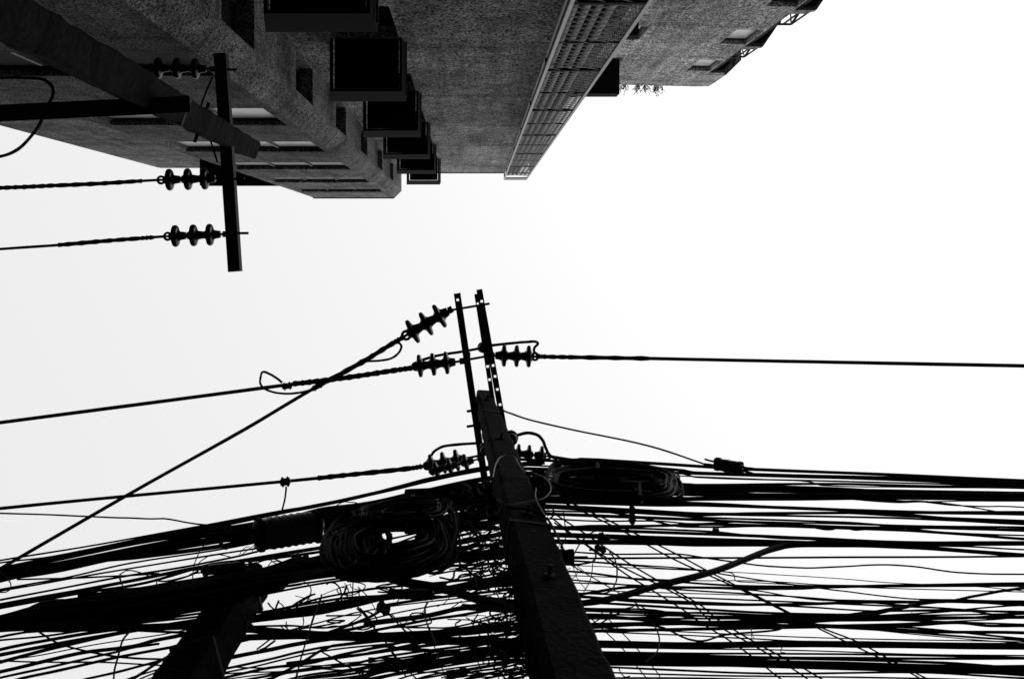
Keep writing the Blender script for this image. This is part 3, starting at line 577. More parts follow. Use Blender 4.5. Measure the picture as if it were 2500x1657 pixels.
CAB = '''
~conductor from the slanting insulator string to the lower left corner|9|h9|a1010,447 a940,490 a740,612 a440,775 a0,1035 o300,1140 20,735
~conductor running left from the middle crossarm insulator of the tall pole|9|h9|a1062,648 a960,662 a600,715 a300,750 a0,790 o0,976 p-200,1057
~lone conductor running right across the open sky|9|h9|a1850,575 a1905,576 a2091,580 o1500,828 o2000,838 o2366,845 p2650,897
~conductor running left just above the upper cable bundle|8|h9|a1130,1275 a1050,1288 a700,1325 a460,1350 a0,1395 20,280 p-200,1268
~topmost cable of the right bundle, fed by the half sunk insulator|8|h9>8.2|a1940,1212 a2091,1235 4600,378 4940,397 41300,420 5330,125 51250,160 52252,205 p2700,1182
~conductor running left along the dark tower facade|8|h6.15|1815,372 1740,362 1400,366 10,372 p-160,168
~conductor from the middle insulator of the alley crossarm|7|h6.15|1866,985 1770,990 1400,1012 1150,1022 10,1028 p-160,466
~conductor from the lowest insulator of the alley crossarm|7|h6.15|1900,1293 1770,1303 1320,1340 10,1362 p-160,620
~cable drooping in a loop past the horizontal crossarm at the left edge|8|h4.9|1-60,425 1210,430 1265,452 1291,490 1284,535 1255,590 1210,690 1130,790 160,838 1-20,860 1-200,880
~thin brace wire zigzagging beside the tip of the tower side pole|5|h6.0|11162,420 11095,600 11110,690 11150,770 11190,890
~jumper cable arching left over the pin insulator of the pierced crossarm|7|h9.12|a1062,648 a1110,606 a1180,580 a1300,556 a1400,541 a1490,524
~jumper cable bent round to the insulator pointing right|7|h9.12|a1540,508 a1700,490 a1800,482 a1850,481 a1864,493 a1842,520 a1842,546 a1880,570 a1920,577
~slack jumper looping back under the slanting conductor|6|h8.9|a930,490 a975,488 a993,512 a975,552 a930,586 a860,601 a760,608 a690,632 a620,670 a560,712 a500,742 a440,778 a370,800 a280,812 a190,805 a120,780 a92,745 a95,710 a108,674 a150,686 a200,715 a232,742
~short drop wire hanging from the clamp on the left conductor|5|h8.9|a258,1405 a252,1470 a238,1530 a228,1568
~jumper cable arching up to the left crossarm above the bundle|7|h9.05|a1140,1270 a1175,1220 a1205,1178 a1255,1150 a1330,1138 a1480,1127
~jumper cable arching from the right shoulder of the tall pole|8|h8.9|a1735,1076 a1800,1062 a1860,1075 a1895,1110 a1915,1160 a1940,1205 a1990,1228
~thin stay wire sloping from the tall pole to the small splice case|4.5|h8.9>7.0|a1638,912 a1655,925 a1700,941 a1810,978 a2091,1043 o1500,1030 o1640,1076 o1660,1084
~thin lone cable dipping into the upper left bundle|4|b|2-200,308 20,315 2480,332 2900,350 21110,358 21240,357 21500,400 21730,412 22165,430
tl|5|b|2-200,715 20,672 2600,575 21550,405 22165,290 3560,455 3960,352 31200,290 31480,235
tl|5|b|2-200,730 20,690 2400,640 21200,480 21550,412 22165,310
tl|11|b|20,735 2600,610 21300,480 22165,303 3560,452 3960,362 31200,305 31480,250
tl|13|b|2-200,790 20,742 2400,668 21000,545 21900,400 22165,355 3480,500 3760,465 31100,390 31480,310
tl|13|b|2-200,810 20,765 2400,705 21000,585 21900,420 22165,370 3480,520 3700,480 31000,430 31480,350
tl|13|b|2-200,830 20,790 2400,735 21000,610 21700,500 22165,430 3480,540 3900,470 31500,380
tl|12|b|2-200,850 20,812 2400,755 2900,650 21700,520 22165,450 3500,560 31000,480 31500,400
tl|12|b|2-100,850 2100,800 2600,690 21100,640 21700,560 22100,480 3500,600 31000,500 31560,420
tl|5|b|2-200,935 20,890 2500,800 21000,690 21900,545 3480,580 31000,520
tl|5|b|2-200,945 20,905 2440,825 21300,680 21880,590 3480,690
tl|6|b|2-200,1010 20,970 2900,800 21500,700 21960,600 3480,640 31000,560
tl|5|b|2130,815 2500,806 2900,790 21200,770
tl|10|m|2-200,1050 20,1005 2600,900 21100,805 21450,735 21950,632 3100,800 3470,740 3800,690
tl|8|m|2-200,1075 20,1030 2600,920 21100,840 21600,700 22050,630 3100,815 3470,765
tl|5|m|2600,960 2900,905 21200,855 21700,775 22165,695 3300,850
tl|6|m|2900,925 21300,850 21750,780 3100,880 3480,790
lt|22|f|2-200,1160 20,1120 2300,1040 2700,1000 21200,930 21700,850 22165,740 3470,830
lt|22|f|2-200,1180 20,1140 2300,1070 2700,1030 21200,960 21700,870 22165,770 3470,850
lt|22|f|2-200,1190 20,1160 2300,1100 2700,1060 21200,990 21700,900 22100,810 3470,880
lt|22|f|2-200,1200 20,1170 2300,1130 2700,1090 21200,1010 21700,930 3200,880 3600,800
lt|20|f|2-200,1205 20,1185 2300,1160 2700,1110 21200,1040 21700,950 3150,910 3600,830
lt|20|f|2200,1190 2500,1165 2900,1130 21400,1040 21800,960 3200,930 3600,860
lt|18|f|2200,1060 2500,990 2900,940 21300,890 21700,830 22165,720 3400,800
lt|16|f|2100,1120 2300,1010 2600,980 21000,925 21500,850 22000,745 3350,800
lt|16|m|21300,900 21700,860 22100,790 3300,850 3500,800
lt|16|m|21300,960 21700,920 22100,850 3300,900 3600,830
lt|14|m|21500,1000 22100,890 3300,930 3700,870
lt|13|m|2600,940 21500,880 22165,760 3300,870 3500,830
lf|6|b|2-150,1290 20,1250 2200,1213 2640,1195 21400,1085 21700,1050
lf|5|b|2-150,1300 20,1275 2400,1235 2900,1160 21500,1095 21750,1050
lf|8|b|2-150,1390 20,1345 2500,1248 2900,1190 21400,1150
lf|9|b|2-150,1430 20,1385 2500,1290 2980,1205 21300,1160
lf|9|b|2-150,1480 20,1440 2450,1320 2950,1212 21500,1120
lf|13|b|2600,1190 2900,1180 21200,1165 21550,1158 21900,1170
lf|13|b|2850,1185 21200,1180 21550,1175 21900,1175
lf|6|b|2640,1180 21000,1196 21400,1218 21800,1230
lf|3|b|20,1430 2250,1395 2700,1310 21250,1225 21500,1180
lf|9|b|2-150,1540 20,1512 2600,1372 21000,1320 21150,1280 21400,1228 21700,1150
lf|6|b|2-150,1590 20,1557 2400,1470 2800,1380 21000,1330 21200,1300
lf|7|b|2100,1580 2450,1500 2900,1400 21370,1310 21700,1240
lf|5|b|2300,1215 2450,1300 2720,1370 2950,1405 21220,1417 21500,1430
lf|4|b|2-150,1420 240,1430 2400,1440 2800,1440 21230,1465 21500,1480
lf|6|b|2600,1580 2900,1510 21200,1430 21500,1350
lf|7|b|2960,1590 21150,1470 21280,1390 21500,1300
lf|4|b|2980,1560 21210,1490 21500,1420
lf|4|b|21020,1580 21200,1510 21500,1440
lf|3|b|21050,1590 21220,1530 21400,1480
lf|5|n|2985,1200 2930,1270 2890,1400 2865,1500 2855,1600
lw|3|n|2915,840 2905,780 2955,750 21050,762 21150,803
lw|3|n|2905,775 2915,840 2957,912
lw|3|n|21455,838 21460,740 21490,640 21560,540 21680,482 21800,455
lw|2.5|n|21500,745 21505,690 21580,637 21650,628 21740,646
lw|3|n|21085,895 21115,870 21300,830 21500,762
lw|4|n|21170,822 21250,827 21400,795 21500,752
lw|3|n|21180,810 21183,852
lw|3|n|2-20,740 275,835 275,890 240,912 2-20,910
lw|3|n|e0,0 d640,1060 d700,1070 d850,1130
lw|2.5|n|d610,1160 d660,1110 d730,1100 d840,1130
lw|3|n|d730,1140 d640,1080 d660,1060 d760,1090
lw|4.5|n|d880,970 d950,1040 d1090,1090
lw|4.5|n|d1035,940 d1030,1020 d1000,1110
lw|2|n|d190,1030 d250,930 d300,900 d340,890
lw|2|n|d240,1000 d330,930 d420,870
lw|2|n|d370,990 d400,920 d430,870
lw|2|n|d440,980 d470,900 d495,870
lw|2.5|n|d1540,340 d1650,270 d1760,262 d1870,275
lw|3|n|d1795,390 d1810,430 d1840,470
lw|4|n|d1820,390 d1835,430 d1860,465
mw|4.5|b|b250,865 b560,800 b800,745
mw|4.5|b|b240,960 b430,890 b640,810 b780,760
mw|3|b|b540,730 b600,790 b660,870
~thick dark cable band sagging from the big left coil to the tall pole|20|m|3870,920 31000,960 31150,985 31300,1015 31450,1060 31600,1090 p1260,1490
mc|16|m|3900,900 31050,955 31250,990 31450,1050 31640,1080
mc|14|m|31380,1050 31500,1075 31640,1100
mc|15|m|31370,1110 31500,1120 31650,1130
mc|13|b|3-100,1215 30,1195 3400,1120 3890,1045 31190,1010 31500,950 31700,930
mc|7|b|350,1172 3300,1110 3600,1060 3900,1040 31300,1000
mc|6|b|3330,945 3900,870 31300,770 31480,700 31600,690
mc|6|b|3130,1000 3600,930 31000,880 31400,820
mc|6|b|3130,1030 3500,960 31100,885 31400,810 31650,800
mc|9|b|3-100,900 3200,880 3600,830 31100,760
mc|8|b|3-100,960 3200,920 3500,880 3900,840
mc|8|b|3-100,1000 3200,970 3500,920 3900,880
mc|12|b|3130,960 3500,900 3900,860 31300,800
mc|4|b|3260,1232 3540,1242 31000,1140 31370,1080
mc|17|b|e300,800 e700,830 e1100,860 e1500,880 e2000,880 e2366,905 c700,845 c1300,855 c2100,870
mc|15|b|e1000,900 e1500,920 e2366,940 c700,860 c1300,870 c2100,880
mc|10|b|e600,1100 e1100,1000 e1500,940 e2000,900 e2366,870
mc|6|b|e460,560 e900,480 e1300,370 e1800,270 e2366,190
mc|15|b|e200,690 e900,600 e1400,540 e1900,430 e2300,340
mc|4|b|e900,742 e1200,760 e1450,772 e1560,755 e1760,760 e1950,700
mc|4|b|e900,820 e1400,690 e1800,580 e2000,540 e2366,470
mc|9|b|e1400,860 e1800,800 e2366,690 c200,620 c700,540 c1260,420
mc|8|b|e1500,840 e2000,660 e2200,560 e2366,440
mc|7|b|e100,1345 e600,1240 e1100,1120 e1500,1050
mc|5|b|e-100,1440 e400,1340 e900,1220 e1300,1130 e1900,1050
mc|8|b|e-100,1520 e500,1380 e900,1320 e1300,1270 e1700,1160 e2366,1040 c400,960
mc|8|b|e620,1530 e900,1390 e1100,1280 e1400,1100 e1600,1030
mc|4|b|e0,1345 e200,1350 e580,1357 e900,1340
mc|7|b|e300,1530 e800,1440 e1300,1375 e1800,1310 e2366,1180
mc|4|b|e1000,1395 e1300,1370 e1600,1385 e2000,1400
mc|6|b|e1100,1540 e1700,1420 e2366,1260 c500,1130 c1000,1050
mc|4|b|e1000,1390 e1500,1310 e2366,1240 c500,1100
mc|11|b|c-50,650 c400,590 c800,525 c1200,440 c1500,390
mc|8|b|c-50,750 c250,690 c700,600 c1100,540 c1500,470 c1700,430
mc|5|b|c350,682 c700,690 c1100,682 c1500,592 c1800,540
mc|6|b|c800,742 c1200,690 c1600,640 c1900,600
mc|4|b|c0,920 c250,940 c700,962 c1000,985 c1500,1010 c2000,1040
mc|8|b|c0,1015 c300,960 c600,900 c900,810 c1300,765 c1800,720
mc|5|b|c0,1080 c400,1075 c800,1010 c1200,965 c1700,930
mc|5|b|c0,1135 c300,1090 c800,1035 c1300,990 c1900,950
mc|6|b|c0,1175 c600,1080 c1000,1025 c1500,1005 c2000,990
mc|8|b|c0,1240 c500,1140 c1000,1090 c1600,1030 c2000,1000
mc|6|b|c0,1275 c700,1160 c1200,1090 c1700,1015
mc|8|b|c0,1310 c600,1195 c1200,1120 c1800,1060 c2100,1030
mc|6|b|c100,1355 c700,1235 c1200,1150 c1800,1065 c2100,1050
mc|5|b|c400,1345 c900,1240 c1300,1180 c1900,1100
mc|5|b|c600,1355 c1200,1230 c1700,1150 c2100,1110
mc|6|b|c1200,1295 c1700,1205 c2000,1135 c2150,1100
mc|4|b|c1230,1345 c1700,1265 c2050,1205 c2200,1180
mc|4|b|c1250,1370 c1700,1310 c2100,1250
mc|5|b|b850,1310 b1200,1250 b1500,1190 b1800,1150
mc|7|b|b1040,1470 b1300,1420 b1600,1350 b1850,1300
mc|6|b|b830,1440 b1100,1400 b1500,1330 b1800,1270
mc|7|b|b1100,1490 b1300,1500 b1500,1490 b1800,1380
mc|8|b|b1050,830 b1250,800 b1450,720 b1600,640
mc|8|b|b1000,560 b1250,520 b1500,480 b1750,450
mc|8|b|b900,300 b1100,250 b1400,190 b1700,150
mc|7|b|b900,230 b1100,190 b1400,130 b1700,100
mc|10|m|b900,480 b1150,420 b1400,380 b1700,340
mc|12|b|b1000,930 b1200,900 b1450,850 b1700,800
mc|12|b|b1100,1060 b1300,1040 b1500,1030 b1700,1000
mc|12|b|b850,1180 b1100,1110 b1400,1080 b1700,1050
mw|4|n|3470,1060 3400,1270 3350,1430 3315,1580
mw|3|n|31145,1080 31128,1120 31130,1170 31160,1250 31200,1350
mw|4|m|3690,1090 3760,1180 3830,1270 3880,1330
mw|4|m|3900,1150 31000,1260 31100,1370
mw|3|m|3470,1390 3600,1460 3760,1560
mw|4|m|3880,1330 3940,1430 31010,1550
mw|3|m|31130,1180 31190,1360 31260,1560
mw|4|m|c300,990 c400,1130 c500,1230 c620,1350
mw|4|m|c700,980 c760,1050 c850,1150
mw|3|m|c740,600 c760,680 c805,785
mw|3|m|c1360,880 c1370,1000 c1410,1150 c1440,1230
mw|2.5|m|c1165,880 c1168,1000 c1165,1135
mw|4|m|c250,510 c380,640 c540,800
mw|3|m|c300,520 c420,640 c560,740
mw|4|m|c765,360 c732,420 c725,525
mw|2|m|c1035,305 c970,375 c880,422
mw|2.5|m|c1195,345 c1120,400 c1040,455
mw|4|m|c1400,520 c1352,600 c1340,680
mw|4|m|c1185,595 c1122,635 c1138,715
mw|3|m|c1250,560 c1350,610 c1500,640
mw|4|m|e1400,1130 e1700,1300 e2000,1450 e2120,1530
mw|4|m|e1130,1110 e1100,1200 e1080,1280
mw|4|m|e1040,1400 e1010,1530
mw|4|m|e1390,300 e1350,480 e1290,580 e1205,840
mw|4|m|e620,420 e660,470 e720,520 e790,570
mw|5|m|e770,390 e730,500 e690,620
mw|3|m|e760,400 e830,460 e880,540
mw|3|m|e880,690 e890,760 e905,830
mw|3|m|e790,750 e840,790 e890,830
mw|5|m|e1750,180 e1720,260 e1650,360 e1560,420
mw|3|m|e1920,190 e2000,270 e2090,350
mw|3|m|e1850,80 e1840,230 e1830,400
mw|3|m|e1750,270 e1770,340 e1800,400
mw|3|m|e1970,590 e1880,660 e1740,750
mw|4|m|e1900,500 e2020,600 e2120,740 e2180,830
mw|4|m|e1950,500 e2060,620 e2160,760
mw|5|m|e980,580 e1080,420 e1200,330 e1300,290
mw|6|m|e850,560 e1000,440 e1150,350 e1250,300
mw|4|n|e455,1090 e560,1010 e700,900
mw|5|n|e500,1100 e600,1050 e720,960
rt|8|b|4420,385 4700,400 41140,438 50,150 5500,165 51500,190 52252,222 p2700,1190
rt|5|b|41000,440 41140,455 41550,480 50,180 5700,203 51600,225 52252,250 p2700,1197
rt|3.5|b|5700,205 5790,215 5870,238 51500,250 52252,258 p2700,1200
rt|8|b|5800,180 51300,195 52252,238 p2700,1195
rt|16|b|4600,520 41140,520 50,247 5500,255 51000,275 52252,300 p2700,1215
rt|7|b|4480,505 41140,512 50,233 51000,228 51500,240 52252,255 p2700,1200
rt|10|b|41000,530 50,260 5600,272 51100,295 52252,326 p2700,1222
rt|9|b|41200,520 5500,245 51000,262 51500,285 52252,315 p2700,1218
rt|3.5|b|41140,535 41200,545 50,280 5300,288 5480,300 5900,320 51200,345 51400,355 51540,350 52000,345
rt|10|b|4500,585 41140,590 50,325 5700,318 51100,305 51400,295 52252,290 p2700,1210
rt|9|b|4560,600 41100,597 50,333 5700,330 51300,325 52252,335 p2700,1222
rt|4|b|51100,330 51300,350 51540,345 51850,380 52110,425 52252,442 p2700,1275
rt|4|b|51540,350 51750,372 52000,382 52100,380 52252,388 p2700,1245
rm|8|b|4480,600 41000,608 41550,634 50,360 5500,385 51300,415 52252,435 p2700,1262
rm|8|b|4520,612 41000,625 50,372 51000,405 51300,430 51800,470 52252,495 p2700,1285
rm|6|b|4480,630 4900,650 41550,680 50,428 5600,430 51000,425 51300,440 52252,480
rm|5|b|4500,645 41000,675 41550,705 50,455 5400,470 51000,490 51350,512 52252,525 p2700,1290
rm|5|b|5300,440 51300,460 51800,480 52252,505 p2700,1288
rm|7|b|4380,640 4600,642 4860,660 41200,680 41500,690 5400,430
rm|5|b|4550,640 4900,690 41100,737 41300,745 41550,740
rm|4|b|4440,700 4700,712 41000,712 41200,725 41550,715
rm|7|b|4560,745 4640,740 41000,738 41300,733 41550,740 5100,505 5700,520 51400,545 51800,570 52252,605 p2700,1325
rm|5|b|50,470 5600,500 51000,520 51600,530 52252,550 p2700,1300
rm|4|b|5700,508 5900,542 51000,525 51100,545 51300,520 51700,560 52252,580
rm|5|b|4650,747 41000,756 41310,770 41552,796 5170,560 5500,595 5900,612 51300,632
rm|8|b|5400,585 5900,606 51300,625 52252,638
~long level thick cable meeting the fat diagonal cable|12|b|4420,822 41000,830 41552,834 50,640 51000,640 52252,634 p2700,1325
rm|10|b|51000,645 51300,655 51700,675 52252,717 p2700,1365
rm|4|b|51600,650 51900,660 52252,677
rm|5|b|4540,912 41000,912 41550,912 50,735 51000,732 52252,724 p2700,1356
~thin cable swinging in a shallow wave across the open gap at right|4|b|4560,880 4760,892 41100,890 41250,900 50,725 5250,762 5500,792 5750,803 51000,795 51300,782 51500,795 51800,835 52252,848 p2700,1406
~fat cable climbing diagonally from the tall pole to the long level cable|16|m|4560,1160 4720,1140 4860,1105 41000,1065 41290,985 41552,897 5100,835 5350,740 5560,662 5700,642 51000,640 51500,645
rb|3|b|4650,935 41000,965 41400,990 41552,1000 5300,900
rb|2.5|b|5200,830 51000,878 51450,912 51900,930 52252,960
rb|4|b|4540,925 4900,950 41400,985 50,815 5200,850 5520,900 5720,925 5900,950 51050,967 51400,1010 51700,1022 52252,1030
rb|3|b|4600,1010 50,890 5500,896 5900,920
rb|6|b|4530,985 4700,1000 4870,1022 4960,1030 41552,1040 5400,930
rb|8|b|4560,1112 4760,1080 4900,1068 41552,1075 50,940 5700,945 5900,935 51400,925 52252,910 p2700,1420
rb|4|b|5370,955 5650,1000 5870,1025 51500,1037 51900,1042 52252,1062
rb|3|b|50,980 5350,990 5640,1000 5900,1020
rb|8|b|4580,1120 4900,1145 41552,1160 50,1050 5600,1055 51100,1040 51700,1035 51900,1000 52110,960 52252,940 p2650,1400
rb|7|b|4600,1150 41200,1170 50,1085 5700,1120 51200,1122 51300,1105 51450,1070 51520,1055 51800,1030
rb|10|b|5900,1160 51150,1130 51230,1110 51440,1070 51600,1030
rb|5|b|5600,1205 51000,1150 51600,1112 52000,1075 52252,1060
rb|5|b|5650,1065 51200,1100 51700,1090 52252,1110
rb|6|b|50,1130 5500,1170 5800,1190 51500,1215 52252,1290
rb|9|b|4640,1220 41200,1250 50,1190 5600,1198 51000,1205 51600,1240 52252,1250 p2700,1560
rb|6|b|4660,1290 41000,1280 50,1305 5200,1262 5550,1230 5640,1192 5800,1160 51000,1130 51300,1100
rb|16|b|4640,1375 41200,1378 41552,1380 50,1335 5800,1325 51500,1335 52252,1342 p2700,1580
rb|4|b|50,1270 5400,1290 5700,1306 51000,1315
rb|6|b|4660,1420 41552,1420 50,1390 51000,1395 52252,1420 p2700,1610
rb|4|b|50,1360 5700,1370 51500,1395 52252,1405
rb|20|b|4660,1470 41200,1478 50,1452 5500,1462 51500,1490 51900,1500 52252,1520 p2700,1660
rb|8|b|4650,1440 41300,1450 50,1420 5900,1430 51700,1455 52252,1490
rb|6|b|4700,1500 50,1510 5500,1530 51500,1520 52252,1560
rb|5|b|4700,1530 50,1540 5700,1550 51500,1560 52252,1580
rb|6|b|4700,1560 50,1562 5700,1575 52252,1575
rb|5|b|4650,1185 41000,1195 41552,1215 50,1150 5500,1140 51000,1150
rb|6|b|4650,1240 41000,1230 41552,1240 50,1110 5500,1130
rb|4|b|51000,1195 51500,1180 52000,1160 52252,1140
rb|6|b|5900,1210 51400,1240 51900,1280 52252,1300
rb|3|b|51000,1210 51500,1260 52100,1310 52252,1320
rb|8|b|51500,1195 51800,1180 52000,1200 52252,1200
rb|6|b|51400,1150 51800,1150 52252,1120
rb|5|b|51500,1070 51800,1090 52100,1130 52252,1140
dp|4|h5.2>4.7|4520,605 4620,650 4870,770 41110,890 41552,1112 5100,836 5540,1060 5720,1150 5900,1230 51110,1312 51400,1470 51620,1580
dp|4|h5.2>4.7|4480,600 4560,640 4800,755 41100,920 41552,1150 5300,950 5600,1100 51030,1312 51280,1430 51500,1540 51570,1580
dp|4|h5.0>4.5|4440,665 4640,795 4840,932 41100,1085 41250,1172 41552,1378 5150,1160 5450,1340 5750,1500 5890,1580
dp|4|h5.0>4.5|4450,720 4640,850 4800,950 41020,1060 41200,1160 41500,1350 5100,1170 5400,1340 5700,1520 5800,1590
dp|4|h4.9>4.4|4430,690 4620,840 4840,1000 4940,1062 41160,1200 41400,1370 41552,1440 50,1160 5240,1310 5420,1440 5600,1580
dp|3|h4.8>4.4|4540,950 4680,1030 4850,1130 41060,1260
dp|3|h4.8>4.4|4640,1230 4800,1380 4900,1500 4990,1600
dp|3|h4.8>4.4|4700,1200 4850,1350 41000,1520 41050,1600
rw|5|m|4640,868 4665,872 4676,892 4660,930 4600,945 4550,945
rw|4|m|4750,880 4778,920 4790,980 4780,1055 4740,1098 4690,1102 4650,1090
rw|4|m|4895,1170 4980,1260 41018,1340 41005,1420 4945,1475
rw|2.5|m|4660,935 4645,1030 4610,1095
rw|3.5|m|4550,905 4600,820 4660,772 4710,758
rw|3|m|4500,660 4510,740 4515,790 4490,850
rw|2|m|4550,950 4580,1030 4625,1085
rw|2|m|4560,945 4620,990 4640,1010
rw|3|m|4650,1270 4780,1200 4880,1175
rw|4|m|4660,1290 4760,1230 4840,1190
rw|3|m|4800,1500 4815,1540 4840,1555 4860,1550
rw|2|m|51480,1100 51470,1130 5340,1210 5370,1215 5380,1280
rw|2|m|41510,1280 41520,1310 41530,1350
rw|2|m|41495,1290 41510,1285 41525,1290
rw|2|m|5590,1350 5580,1380 5610,1385
~pale thin wire looped over the face of the tall pole|3|w|4118,475 4140,392 4180,359 4235,368 4252,395 4290,440 4340,455 4400,480 4432,525 4425,560 4385,592 4300,608 4200,622 4140,592
~pale thin tail of wire hanging beside the tall pole|3|w|4352,535 4350,580 4370,630 4402,682
~black wire wrapped across the tall pole above its middle band|6|n|4190,640 4300,650 4400,690 4450,760 4480,820 4500,870
'''
GRIP = """
upper spiral grip on the slanting conductor, next to its insulator|13|h8.97|a1000,455 a940,490 a740,612 a440,775
spiral grip on the left conductor of the middle insulator|13|h8.97|a1062,648 a960,662 a780,690 a600,715 a440,735 a300,750
spiral grip on the lone conductor to the right|11|h8.98|a1860,575 a1905,576 a2091,580 o1500,828
spiral grip on the left conductor just above the bundle|12|h8.97|a1125,1276 a1050,1288 a700,1325 a460,1350
spiral grip on the conductor along the tower facade|11|h6.12|1830,372 1790,366 1740,362 1600,364
spiral grip on the conductor of the middle alley insulator|11|h6.12|1775,990 1550,1004 1300,1015 1150,1022 10,1028
spiral grip on the conductor of the lowest alley insulator|11|h6.12|1840,1298 1770,1303 1550,1320 1320,1340
"""
for ln in GRIP.strip().split('\n'):
    lab, w, rule, p = ln.split('|'); P = place([px(t) for t in p.split()], rule)
    o = cable_mesh(P, float(w), 'line_grip', wob=.3, bump=.16, sides=8, sub=9)
    tag(o, lab, 'cable grip')
def run_on(P, p2, L_=8.0):
    """cables that leave the picture carry on along the street."""
    out = list(P)
    for e in (0, -1):
        x, y = p2[e]
        if x < -20 or x > 2520 or y > 1640:
            a, b = (P[0], P[1]) if e == 0 else (P[-1], P[-2])
            d = (a-b)
            if -20 <= x <= 2520 and d.y < .05*d.length: continue
            d.z *= .4; d.normalize(); k = L_ if abs(d.x) > .6 else 3.0
            q = [a+d*k*.4-Vector((0, 0, .02*k)), a+d*k]
            out = (q[::-1]+out) if e == 0 else (out+q)
    return out
seen = {}
def add_cable(key, w, rule, toks):
    if key != '~x' and len(toks) < 2: return
    pts = []
    for i, t in enumerate(toks):
        q = px(t)
        if i and t[0]+toks[i-1][0] in ('54', '32', 'c3', 'ce') and (key in LAB or key[0] == '~'):      # overlapping detail views: keep the run monotone
            while len(pts) > 1 and pts[-1][0] > q[0]-25: pts.pop()
        pts.append(q)
    lo, hi = min(pts[0][0], pts[-1][0]), max(pts[0][0], pts[-1][0])
    if key in ('tl', 'lt', 'mc') and hi-lo > 60 and rule[0] in 'bfm':
        if pts[0][0] > pts[-1][0]: pts.reverse()
        (xa, ya), (xb, yb) = pts[0], pts[1]; sl = min(-.03, max(-.24, (yb-ya)/(xb-xa)))
        xp = min(570, 548-.62*(ya-1506))
        if key == 'mc' and xp < xa < 720: pts = [(xp, ya-sl*(xa-xp))]+pts
        xl, yl = pts[-1]; xk, yk = pts[-2]; sl = min(.1, max(-.2, (yl-yk)/(xl-xk)))
        if (key == 'mc' and 640 < xl < 1021) or 1020 < xl < 1300: pts.append((1330, yl+sl*(1330-xl)*.6))
    if key in ('rt', 'rm', 'rb'):
        (xa, ya), (xb, yb) = pts[0], pts[1]; sl = (yb-ya)/(xb-xa); x0 = 1225+.16*(ya-1100)
        if xa > x0 and abs(sl) < .2: pts = [(x0, ya-(xa-x0)*max(-.02, min(.04, sl)))]+pts
        xl, yl = pts[-1]
        if 1700 < xl < 2560 : pts.append((2600, yl+(2600-xl)*random.uniform(-.005, .045)))
    if key[0] == '~': lab, grp = key[1:], None
    else: lab, grp = LAB[key]
    m = M['black']
    if key in ('tl', 'rt') or (key in ('mc', 'rb') and w < 10): w *= .86
    if rule == 'w': m = M['wire']; P = [at_plane(x, y, 1.2) for x, y in pts]
    else:
        jit = 0.0 if rule[0] == 'h' else random.uniform(-.06, .06)
        P = place(pts, rule, jit)
        if key not in ('mw', 'rw', 'lw') and not (key[0] == '~' and w < 4): P = run_on(P, pts)
    thin = w < 5.1 and (key in ('mw', 'rw', 'lw', 'dp') or key[0] == '~')
    o = cable_mesh(P, w, 'wire' if thin else 'cable', m, wob=.4 if rule[0] == 'h' else 1.0)
    tag(o, lab, 'wire' if thin else 'cable', grp)
    return o
def tok(t):
    return t
for ln in CAB.strip().split('\n'):
    k, w, r, p = ln.split('|')
    add_cable(k, float(w), r, p.split())

